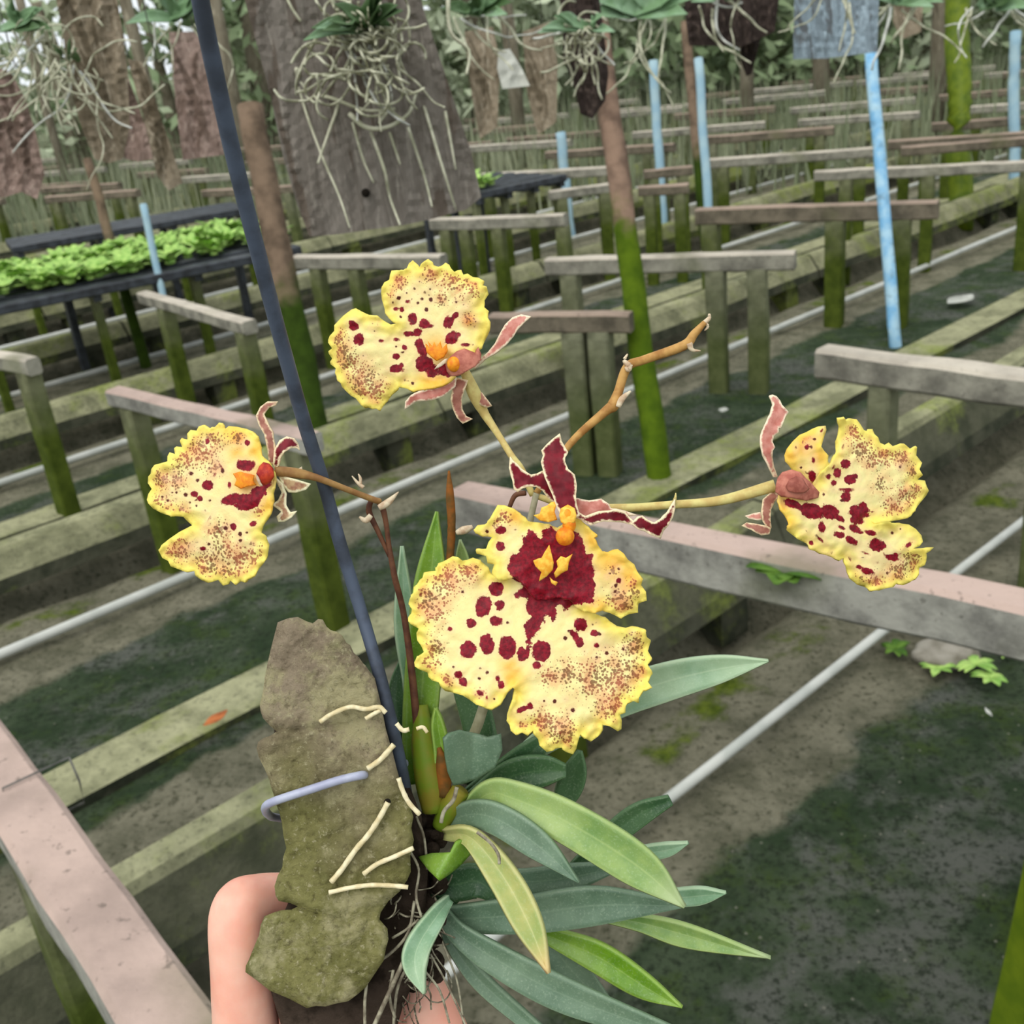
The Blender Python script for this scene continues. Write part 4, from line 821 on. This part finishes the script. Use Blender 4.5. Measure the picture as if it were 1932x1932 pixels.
blade('side_lobe', Z(o3, s3, [(458,642),(478,585),(530,520),(590,462),(650,438),(700,410),(755,388),(818,382),(825,420),(805,480),(780,562),(805,600),(842,640),(838,690),(862,740),(830,830),(800,920),(750,960),(680,930),(600,850),(520,760),(470,690)]), .3345, fl3, MT['petal'], (.3, 0), 16, 8, 4.0, SP3, None, [(650,500,60)], [(600,560,130),(700,520,90),(760,650,80),(520,640,80)], o3, s3, .0008)
blade('column_hood', Z(o3, s3, [(385,890),(400,835),(440,785),(520,762),(600,785),(650,840),(700,885),(720,910),(765,960),(755,1010),(650,1035),(520,1012),(430,1000),(380,960)]), .3300, fl3, MT['hood'], (.2, 0), 22, 3, 3., thick=.002)
blade('column_hood', Z(o3, s3, [(470,910),(500,850),(560,820),(620,840),(650,890),(680,930),(640,965),(560,970),(490,950)]), .3265, fl3, MT['hood_dark'], (.2, 0), 10, 2, 3., thick=.001)
blade('sepal', Z(o3, s3, [(328,120),(355,112),(392,125),(425,165),(440,200),(498,262),(470,305),(455,345),(430,405),(410,400),(415,440),(372,470),(358,520),(380,570),(360,600),(358,660),(372,740),(405,830),(370,830),(320,740),(275,650),(252,560),(250,470),(285,375),(340,280),(360,200)]), .3370, fl3, MT['pink_sepal'], (.3, 0), 8, 5, 3.6)
blade('sepal', Z(o3, s3, [(430,980),(380,1040),(345,1110),(340,1200),(350,1270),(320,1285),(270,1215),(258,1120),(275,1020),(350,950)]), .3370, fl3, MT['brown_sepal'], (0, 0), 8, 3, 3.6)
blade('petal', Z(o3, s3, [(345,1270),(330,1325),(260,1335),(165,1285),(85,1252),(130,1222),(210,1232),(300,1250)]), .3360, fl3, MT['brown_sepal'], (0, 0), 6, 3, 3.)
blade('petal', Z(o3, s3, [(255,1130),(200,1140),(115,1165),(150,1190),(230,1205),(275,1200)]), .3375, fl3, MT['pink_sepal'], (0, 0), 4, 2, 3.)
stemtube('pedicel', [(1010, 935, .347), (1080, 955, .346), (1180, 958, .343), (1270, 952, .341), (1360, 944, .340), (1462, 916, .337)], [6, 7, 8, 8, 9.5, 12], MT['pedicel'], orchid)
stemtube('bract', [(1271, 950, .339), (1274, 940, .338), (1275, 930, .338)], [4, 3, 1], MT['pedicel'], orchid, per=3)

# ---------- left flower
o4, s4 = (250, 740), 3.645
LIP4 = Z(o4, s4, [(410,915),(375,885),(350,858),(300,852),(258,850),(200,832),(140,800),(108,765),(98,740),(108,700),(132,665),(105,625),(108,580),(125,560),(128,530),(150,500),(195,488),(240,475),(240,440),(255,412),(292,425),(285,385),(302,372),(342,378),(325,335),(335,318),(378,325),(375,285),(400,258),(440,265),(455,235),(485,225),(525,252),(565,245),(588,218),(612,222),(640,250),(662,232),(720,238),(785,252),(832,280),(872,322),(890,380),(885,430),(932,470),(965,520),(975,600),(968,660),(978,750),(940,830),(905,900),(885,965),(918,990),(942,1050),(932,1110),(908,1170),(870,1215),(835,1260),(785,1285),(772,1310),(742,1300),(712,1328),(672,1295),(655,1322),(622,1332),(588,1290),(560,1302),(520,1312),(470,1290),(432,1262),(425,1230),(360,1235),(310,1215),(262,1198),(245,1160),(205,1140),(180,1092),(198,1052),(250,1010),(320,962),(385,928)])
SP4 = [(515,338,16,24,20),(790,350,22,22),(735,500,24,38),(785,505,52,42),(830,500,18,34),(515,640,38,36),(425,700,26,24),(365,705,18),(465,730,22),(405,560,20,14),(448,605,15),(285,550,10),(280,585,10),(240,745,14),(205,720,12),(270,690,10),(302,690,12),(395,760,12),(440,780,13),(350,795,10),(395,795,10),(530,745,12),(500,815,10),(565,570,10,28,30),(600,500,10,34,-35),(620,540,14,20),(530,520,10),(690,735,92,36,-15),(790,755,92,58,-10),(865,690,66,44,-20),(640,745,44,16,-20),(920,640,50,26,-40),(530,870,9,38,30),(692,925,25,26),(640,935,16),(740,975,16,20),(785,965,12),(740,1020,15),(828,905,32,20,-30),(485,1075,28,16),(525,1045,14),(540,1090,10),(440,1035,16,7,-20),(812,1045,10),(225,600,9),(318,605,8),(300,735,9),(430,745,9),(665,640,16,26)]
SK4 = [(460,400,140),(360,470,110),(560,330,90),(200,600,90),(160,560,60),(300,600,90),(720,310,70),(200,770,90),(330,830,70),(330,1080,110),(270,1120,90),(590,960,100),(620,1060,110),(520,1180,130),(720,1160,150),(830,1120,110),(640,1250,100),(870,820,50),(560,520,70)]
fl4 = blade('flower', LIP4, .3250, orchid, MT['petal'], (-.45, .05), 16, 12, 4.0, SP4, None, SK4, [(780,620,90),(850,400,60),(700,300,70),(940,780,60),(720,420,60)], o4, s4, .0008, center=(o4[0] + 560 / s4, o4[1] + 760 / s4), veins=1.0)
tag(fl4, 'left-hand flower beside the hanging wire')
blade('callus', Z(o4, s4, [(690,560),(740,545),(790,560),(840,570),(830,610),(855,640),(800,645),(745,665),(700,640),(715,600)]), .3165, fl4, MT['orange'], (-.3, 0), 8, 3, 2.6, thick=.001)
blade('column_hood', Z(o4, s4, [(850,560),(870,510),(900,480),(940,490),(970,525),(975,580),(950,620),(915,640),(885,640),(868,600)]), .3135, fl4, MT['red_hood'], (-.2, 0), 16, 2, 3., thick=.002)
blade('column_tip', Z(o4, s4, [(850,560),(868,585),(880,620),(898,648),(872,640),(852,600)]), .3120, fl4, MT['bract'], (0, 0), 2, 1, 2.6)
blade('sepal', Z(o4, s4, [(935,480),(928,400),(905,290),(868,225),(848,160),(878,100),(930,62),(998,65),(985,92),(940,105),(905,150),(930,215),(965,275),(978,350),(985,470),(960,500)]), .3200, fl4, MT['brown_sepal'], (-.1, 0), 6, 4, 3.)
blade('petal', Z(o4, s4, [(965,500),(972,400),(1010,330),(1060,303),(1115,318),(1145,360),(1152,402),(1130,385),(1090,385),(1045,410),(1015,455),(1005,500),(985,530)]), .3190, fl4, MT['dark_sepal'], (-.1, 0), 6, 3, 3.)
blade('petal', Z(o4, s4, [(975,580),(1025,625),(1058,700),(1058,775),(1085,825),(1132,815),(1095,862),(1045,892),(1002,892),(990,855),(1022,822),(958,772),(1000,742),(1025,690),(1000,640)]), .3200, fl4, MT['cream_sepal'], (-.1, 0), 6, 4, 3.)
blade('sepal', Z(o4, s4, [(990,545),(1050,580),(1130,600),(1228,630),(1195,670),(1125,692),(1072,690),(1030,640)]), .3215, fl4, MT['cream_sepal'], (0, 0), 8, 3, 3.)
blade('sepal', Z(o4, s4, [(1120,560),(1140,525),(1165,510),(1172,550),(1150,572)]), .3225, fl4, MT['bract'], (0, 0), 2, 1, 2.6)
stemtube('pedicel', [(518, 888, .320), (560, 893, .322), (596, 901, .324), (648, 921, .330), (700, 941, .338), (716, 946, .341)], [10, 10, 7, 6, 6, 6], MT['pedicel_brown'], orchid)
stemtube('flower_stem', [(712, 944, .341), (722, 960, .342), (728, 985, .343), (734, 1030, .345), (745, 1090, .347), (760, 1150, .350), (775, 1250, .352), (790, 1400, .354)], [5, 6, 5, 5, 6, 6, 7, 8], MT['stem_dark'], orchid)
stemtube('flower_stem', [(700, 945, .342), (696, 965, .343), (712, 1000, .344), (735, 1050, .346)], [5, 6, 5, 4], MT['stem_dark'], orchid)
stemtube('bract', [(715, 958, .338), (732, 948, .338), (752, 928, .338)], [6, 7, 1], MT['bract'], orchid, per=4)
stemtube('bract', [(700, 972, .339), (690, 982, .339), (678, 975, .339)], [5, 6, 2], MT['bract'], orchid, per=4)
stemtube('bract', [(686, 920, .334), (674, 910, .334), (664, 898, .334)], [4, 3, 1], MT['bract'], orchid, per=4)
stemtube('bract', [(680, 915, .334), (680, 903, .334), (676, 894, .334)], [3, 3, 1], MT['bract'], orchid, per=4)

# ---------- bare branch and main stem
stemtube('flower_branch', [(1012, 930, .346), (1075, 838, .345), (1140, 778, .344), (1157, 764, .344), (1167, 738, .344), (1184, 692, .343), (1215, 679, .343), (1290, 652, .342), (1310, 630, .341), (1330, 608, .340)], [6, 7, 9, 12, 9, 9, 8.5, 9.5, 8, 5], MT['twig'], orchid)
for pts, rr in [([(1187, 690), (1178, 680), (1184, 668)], [6, 4, 1.5]), ([(1300, 648), (1306, 660), (1322, 662)], [7, 4, 1]), ([(1328, 610), (1338, 600), (1338, 592)], [5, 4, 2]), ([(1330, 610), (1336, 616), (1329, 624)], [3, 3, 1]), ([(1166, 768), (1174, 752), (1190, 738)], [5, 6, 2]), ([(1188, 688), (1186, 698), (1180, 692)], [6, 5, 3])]:
    stemtube('bract', [(x, y, .341) for x, y in pts], rr, MT['bract'], orchid, per=4)
stemtube('flower_stem', [(862, 1450, .356), (892, 1390, .355), (912, 1335, .353), (950, 1200, .350), (985, 1050, .348), (1012, 930, .346)], [10, 10, 10, 8, 7, 6], MT['stem_grey'], orchid)
stemtube('flower_stem', [(846, 1100, .362), (852, 1000, .361), (849, 935, .360), (847, 888, .360)], [7, 8, 8, 2], MT['dry'], orchid)
stemtube('flower_bud', [(862, 1005, .358), (876, 1000, .357), (892, 994, .357)], [5, 8, 4], MT['bract'], orchid, per=4)
stemtube('flower_stem', [(960, 960, .349), (972, 935, .348), (992, 930, .347)], [4, 5, 5], MT['stem_dark'], orchid)

# ---------- leaves
o7, s7 = (740, 1380), 2.683
LEAVES = [  # zoom coords, half width px, depth, material, fold
 ([(330,450),(480,320),(620,345),(900,470),(1250,690),(1480,890)], [10,24,34,40,38,3], [.352,.346,.340,.334,.328,.324], 'leaf_green', .30),
 ([(250,470),(400,420),(540,450),(740,580),(945,765)], [14,26,30,27,2], [.352,.345,.338,.332,.328], 'leaf_glaucous', .25),
 ([(260,520),(400,545),(560,740),(690,980),(792,1225)], [12,20,29,27,2], [.350,.340,.332,.326,.322], 'leaf_yellow', .5),
 ([(290,850),(230,930),(135,1080),(115,1190),(160,1330)], [10,18,24,22,2], [.348,.340,.334,.331,.329], 'leaf_pale', .35),
 ([(180,940),(400,945),(700,925),(1050,880),(1480,880)], [16,28,36,36,4], [.360,.356,.350,.346,.342], 'leaf_glaucous', .2),
 ([(1050,940),(1250,970),(1500,1040),(1915,1148)], [8,16,22,1.5], [.360,.357,.353,.350], 'leaf_green', .5),
 ([(1050,640),(1250,620),(1390,600),(1498,565)], [10,14,14,2], [.366,.364,.362,.360], 'leaf_pale', .3),
 ([(1300,850),(1480,840),(1580,830),(1690,818)], [14,18,16,1.5], [.366,.364,.362,.360], 'leaf_pale', .3),
 ([(700,1000),(850,1060),(1050,1150),(1270,1290),(1468,1398)], [10,20,29,24,1.5], [.362,.358,.354,.350,.347], 'leaf_bright', .35),
 ([(640,980),(780,1060),(900,1200),(1090,1410)], [10,22,30,16], [.366,.362,.360,.358], 'leaf_glaucous', .25),
 ([(250,900),(330,1020),(550,1170),(900,1350),(1400,1530)], [10,20,30,32,16], [.356,.350,.346,.342,.340], 'leaf_glaucous', .25),
 ([(250,980),(330,1120),(470,1290),(760,1540)], [8,14,18,14], [.360,.357,.355,.352], 'leaf_glaucous', .4),
 ([(380,330),(560,220),(700,110),(770,30)], [14,26,24,10], [.362,.360,.358,.357], 'leaf_dark', .25),
 ([(400,340),(600,230),(760,200),(880,200)], [14,30,30,12], [.358,.356,.354,.353], 'leaf_dark', .25),
 ([(840,400),(890,300),(925,200),(950,100)], [12,24,22,4], [.366,.365,.364,.363], 'leaf_dark', .3),
 ([(520,740),(700,760),(900,740),(1120,690)], [14,24,26,10], [.360,.358,.357,.356], 'leaf_glaucous', .25),
 ([(180,760),(300,780),(430,760),(540,840)], [14,30,32,14], [.364,.362,.360,.360], 'leaf_dark', .25),
 ([(60,700),(160,760),(230,820),(300,900)], [14,26,30,24], [.366,.366,.364,.362], 'leaf_dark', .2),
]
for pts, hw, dp, mt, fo in LEAVES:
    strap_leaf(orchid, Z(o7, s7, pts), dp, hw, MT[mt], fold=fo, per=8, thick=.0016)
LEAVES2 = [
 ([(930,1470),(1040,1390),(1150,1325),(1260,1286),(1360,1262),(1450,1247)], [10,26,36,36,26,2], [.368,.366,.362,.359,.357,.355], 'leaf_pale', .3),
 ([(1080,1640),(1160,1572),(1210,1535),(1265,1510)], [10,22,22,10], [.368,.366,.364,.362], 'leaf_dark', .35),
 ([(790,1480),(790,1390),(800,1250),(812,1100),(824,965)], [20,30,34,30,2], [.358,.358,.358,.360,.362], 'leaf_bright', .35),
 ([(780,1400),(774,1290),(764,1170),(758,1030)], [10,14,20,2], [.360,.360,.361,.362], 'leaf_pale', .4),
 ([(870,1180),(875,1100),(872,1055),(868,1018)], [8,14,12,1], [.368,.368,.368,.368], 'leaf_green', .3),
 ([(880,1480),(900,1420),(905,1380),(870,1250),(850,1180)], [10,26,30,26,10], [.368,.367,.366,.366,.366], 'leaf_dark', .3),
 ([(760,1420),(752,1360),(748,1300),(760,1240)], [8,12,14,4], [.362,.362,.362,.362], 'leaf_dark', .3),
 ([(830,1500),(835,1430),(826,1370),(822,1335)], [18,16,12,2], [.350,.349,.349,.349], 'leaf_bright', .5),
]
for pts, hw, dp, mt, fo in LEAVES2: strap_leaf(orchid, pts, dp, hw, MT[mt], fold=fo, per=8, thick=.0014)
def flat_piece(name, outline, depth, mat, slope=(0, 0), bulge=10, thick=.0014, crease=None):
    O = np.array(outline, float); o = blade(name, outline, depth, orchid, mat, slope, bulge, 0, 5., thick=thick, crease=crease)
    
    me = o.data; c = O.mean(0)
    V = np.empty(len(me.vertices) * 3); 
    for k in ('along', 'across'):
        at = me.attributes.new(k, 'FLOAT', 'POINT'); at.data.foreach_set('value', np.full(len(me.vertices), .5, np.float32))
    return o
flat_piece('leaf', Z(o7, s7, [(262,40),(290,12),(350,-5),(410,10),(480,32),(552,15),(558,95),(520,185),(430,240),(375,262),(310,275),(285,215),(272,140)]), .344, MT['leaf_glaucous'], (.2, .3), 10, crease=(Z(o7, s7, [(410, 0)])[0], Z(o7, s7, [(400, 260)])[0], .55))
flat_piece('leaf', Z(o7, s7, [(130,635),(200,615),(295,612),(320,560),(360,548),(425,560),(405,615),(345,680),(290,725),(240,758),(185,705)]), .340, MT['leaf_bright'], (.3, -.2), 6, crease=(Z(o7, s7, [(330, 560)])[0], Z(o7, s7, [(225, 750)])[0], -.9))
# sheath bulbs at the base
for pts, rr, mt in [([(818, 1530, .352), (812, 1470, .352), (800, 1400, .353), (795, 1330, .355)], [22, 30, 24, 12], 'bulb'), ([(838, 1500, .350), (836, 1450, .349), (828, 1410, .349)], [14, 14, 4], 'dry'), ([(830, 1560, .352), (850, 1520, .350), (870, 1490, .349)], [16, 22, 18], 'bulb')]:
    stemtube('leaf_sheath', pts, rr, MT[mt], orchid, 12)
blobs_ = MB()
for i in range(60):
    x, y = random.gauss(812, 18), random.uniform(1490, 1860); d = random.uniform(.352, .368); r_ = random.uniform(8, 20) * d / F
    blobs_.ball(P(x + (1650 - y) * .05, y, d), r_, r_ * random.uniform(.6, 1), r_ * random.uniform(.8, 1.6), 8, 6)
blobs_.build('root_mass', MT['mount_dark'], orchid)
# aerial roots
ROOTS = [([(604,1362),(625,1348),(660,1334),(690,1338),(715,1334),(728,1345)], 5.0), ([(690,1356),(703,1348),(718,1340)], 4.6), ([(694,1450),(718,1433),(743,1405)], 5.8), ([(752,1468),(760,1492),(772,1515),(792,1537)], 5.2),
         ([(732,1514),(715,1545),(695,1575),(672,1602),(645,1640),(625,1664)], 5.8), ([(686,1649),(712,1630),(745,1616),(780,1600)], 5.2), ([(621,1684),(660,1675),(700,1670),(740,1671),(770,1674)], 5.), ([(748,1365),(760,1378),(772,1376)], 5.), ([(786,1375),(798,1372),(806,1382)], 4.)]
for pts, w in ROOTS:
    A = smooth_path([(x, y, .3295) for x, y in pts], 5); m_ = MB(); m_.tube([P(*q) for q in A], [w * .33 / F * (1 - .12 * abs(math.sin(i * .9))) for i in range(len(A))], 8); m_.build('aerial_root', MT['root'], orchid)
for pts, w, d in [([(862,1485),(855,1510),(838,1530),(832,1552)], 4, .338), ([(900,1570),(925,1590),(940,1612),(942,1630)], 3.2, .326), ([(695,1960),(722,1900),(745,1850),(768,1800)], 4.5, .336), ([(742,1960),(745,1900),(755,1850),(790,1790)], 3., .34), ([(770,1600),(790,1640),(785,1690),(795,1730)], 2.6, .338), ([(785,1540),(800,1580),(806,1640)], 2.6, .345), ([(740,1770),(765,1755),(790,1735)], 2.6, .34), ([(690,1960),(688,1900),(692,1850)], 3.2, .338), ([(800,1830),(830,1870),(848,1930)], 2.2, .335), ([(835,1780),(862,1850),(875,1932)], 2., .345), ([(812,1800),(845,1860),(890,1960)], 2., .338), ([(700,1820),(735,1800),(770,1760),(782,1700)], 3, .340), ([(745,1920),(735,1880),(742,1830)], 3, .338)]:
    A = smooth_path([(x, y, d) for x, y in pts], 5); m_ = MB(); m_.tube([P(*q) for q in A], w * d / F, 7); m_.build('aerial_root', MT['root_grey'], orchid)
m_ = MB()
for i in range(46):
    A = smooth_path([(a, b_, .344 + random.uniform(-.004, .016)) for a, b_ in wander(random.gauss(770, 22), random.uniform(1640, 1900), random.uniform(.3, 2.6), 6, 15, .6)], 3); m_.tube([P(*q) for q in A], random.uniform(1., 2.) * .345 / F, 5)
m_.build('fine_roots', MT['root_grey'], orchid, kind='stuff')

# ================================================================== bark mount
MO = [(524,1174),(545,1166),(562,1164),(578,1172),(590,1176),(600,1168),(609,1169),(616,1182),(624,1189),(636,1192),(646,1199),(653,1212),(661,1217),(667,1231),(678,1241),(684,1250),(690,1256),(698,1268),(707,1279),(712,1300),(719,1330),(724,1355),(728,1375),(735,1400),(741,1420),(748,1448),(755,1474),(762,1492),(767,1510),(775,1524),(780,1542),(776,1562),(781,1585),(774,1615),(775,1645),(768,1661),(754,1682),(733,1700),(718,1722),(716,1735),(731,1752),(733,1772),(728,1790),(724,1812),(708,1836),(690,1863),(672,1878),(657,1889),(636,1893),(614,1899),(596,1898),(579,1902),(545,1884),(509,1869),(485,1850),(463,1834),(464,1822),(470,1810),(480,1785),(489,1764),(492,1745),(499,1729),(515,1722),(532,1717),(550,1716),(562,1710),(548,1704),(526,1700),(520,1690),(518,1672),(524,1652),(533,1635),(534,1618),(540,1600),(535,1578),(532,1554),(527,1532),(520,1515),(516,1498),(511,1484),(508,1471),(497,1446),(488,1428),(484,1411),(487,1400),(496,1393),(510,1388),(522,1380),(508,1368),(496,1355),(492,1343),(490,1330),(494,1315),(497,1300),(500,1275),(506,1246),(511,1224)]
slab = empty('mossy_bark_mount', P(600, 1890, .345), 'lichen-covered slab of old bark on which the orchid grows', 'bark slab')
def rough_slab(name, outline, d0, d1, mat, step=4.6, amp=13., creases=(), seed=0, inset=5., sl=(0, 0)):
    O = np.array(outline, float); V, T, E = tri(O, step); ed = np.maximum(-sdf_poly(V, O), 0); c = O.mean(0)
    h = np.array([noise.fractal((x * .012, y * .012, seed), 1., 2.2, 5) * 1.1 + .35 * noise.noise((x * .11, y * .11, seed + 4)) for x, y in V]) * amp
    h += 13 * np.exp(-ed / 7.)                                     # rounded arris (px units)
    for (xa, ya), (xb, yb), dep_, wd in creases:
        a = np.array((xa, ya), float); b_ = np.array((xb, yb), float); t = np.clip(((V - a) @ (b_ - a)) / ((b_ - a) @ (b_ - a)), 0, 1); q = np.hypot(*(V - a - t[:, None] * (b_ - a)).T); h += dep_ * np.exp(-(q / wd) ** 2)
    df = d0 + h * d0 / F + sl[0] * (V[:, 0] - c[0]) * d0 / F + sl[1] * (V[:, 1] - c[1]) * d0 / F
    TT = [t[::-1] if np.cross(V[t[1]] - V[t[0]], V[t[2]] - V[t[0]]) > 0 else t for t in T]
    front = Parr(V, df); mid = Parr(V, np.full(len(V), d1))
    N_ = len(V); faces = TT + [tuple(i + N_ for i in t[::-1]) for t in TT] + [(a, b_, b_ + N_, a + N_) for a, b_ in E]
    return fixnormals(mesh(name, np.vstack([front, mid]), faces, mat, slab))
rough_slab('bark_face', MO, .3315, .346, MT['mount'], creases=[((524, 1380), (640, 1372), 9, 7), ((640, 1372), (715, 1352), 5, 8), ((548, 1706), (600, 1724), 16, 4), ((600, 1724), (650, 1742), 8, 5), ((520, 1500), (560, 1510), 8, 10), ((700, 1730), (640, 1870), 7, 9), ((700,1720),(640,1760),5,12)])
BK = [(540,1200),(600,1190),(680,1260),(720,1330),(760,1450),(795,1540),(808,1640),(800,1740),(790,1830),(760,1900),(735,1985),(545,1985),(520,1900),(505,1850),(520,1760),(545,1700),(548,1600),(540,1500),(515,1420),(520,1330)]
rough_slab('bark_back', BK, .345, .358, MT['mount_dark'], 7., 9., seed=9)
m_ = MB(); m_.ball(P(731, 1513, .3305), 6.5 * .33 / F); m_.build('drilled_hole', MT['black'], slab)

# ================================================================== hanger wire
hang = empty('wire_hanger', P(752, 1420, .344), 'dark grey-blue hanging wire running up from the bark slab', 'wire')
RP = [(352,-420,.205),(360,-240,.217),(370,-80,.230),(378,0,.236),(415,180,.251),(447,320,.264),(485,470,.279),(530,640,.297),(575,800,.315),(610,910,.329),(640,1020,.336),(680,1150,.341),(715,1270,.339),(742,1380,.340),(757,1450,.345),(770,1520,.350)]
A = smooth_path([(x, y, d) for x, y, d in RP], 6); m_ = MB(); m_.tube([P(*q) for q in A], .0021, 12); m_.build('rod', MT['rod'], hang)
SP = [(690,1462,.3335),(680,1463,.3285),(640,1472,.3275),(590,1488,.3270),(540,1504,.3270),(512,1514,.3285),(501,1522,.332),(503,1533,.340),(518,1542,.352),(560,1540,.361),(640,1500,.361),(720,1450,.358),(765,1440,.350)]
A = smooth_path(SP, 6); m_ = MB(); m_.tube([P(*q) for q in A], [8.2 * .33 / F] * len(A), 10); m_.build('clamp_loop', MT['staple'], hang, label='pale lavender wire loop round the bark')

# ================================================================== hand
def hand():
    e = empty('person', P(600, 2300, .37), 'light-skinned hand with bent finger holding the mossy bark slab', 'person')
    m_ = MB()
    def chain(pts):                                   # px, py, depth, radius px
        A = smooth_path(pts, 6); m_.tube([P(*q[:3]) for q in A], [q[3] * q[2] / F for q in A], 14)
        for q in (A[0], A[-1]): m_.ball(P(*q[:3]), q[3] * q[2] / F, None, None, 14, 10)
    # index finger: up the left side, bent at the knuckle, tip behind the bark
    chain([(520,2420,.385,84),(490,2200,.370,72),(468,1990,.358,64),(458,1830,.354,61),(452,1725,.354,58),(480,1702,.358,52),(560,1700,.370,50),(660,1725,.378,46),(720,1745,.379,38)])
    # middle, ring and little finger curled behind the bark
    chain([(600,2460,.392,84),(520,2260,.378,70),(500,2080,.372,62),(520,1990,.376,58),(620,1900,.386,56),(720,1880,.388,50),(770,1885,.386,42)])
    chain([(680,2500,.392,80),(590,2330,.384,66),(560,2180,.380,60),(600,2090,.386,56),(700,2030,.392,52),(780,2010,.390,42)])
    chain([(760,2520,.390,72),(680,2420,.390,58),(650,2300,.390,52),(690,2220,.394,48),(770,2170,.396,42)])
    # thumb on the right
    chain([(900,2600,.372,100),(930,2400,.366,84),(905,2200,.362,72),(850,2030,.362,66),(808,1920,.366,62),(785,1860,.368,50)])
    # palm and wrist
    chain([(600,2480,.398,120),(700,2700,.396,150),(800,2950,.385,170)]); chain([(760,2520,.394,130),(820,2700,.390,150),(840,2950,.385,170)])
    chain([(700,2560,.400,120),(880,2620,.384,120)]); chain([(820,2900,.385,180),(860,3200,.372,165),(900,3600,.36,175),(960,4200,.35,190)])
    o = m_.build('hand', MT['skin'], e)
    mod(o, 'REMESH', mode='VOXEL', voxel_size=.0013, use_smooth_shade=True); mod(o, 'SMOOTH', factor=.5, iterations=14)
    return e
hand()
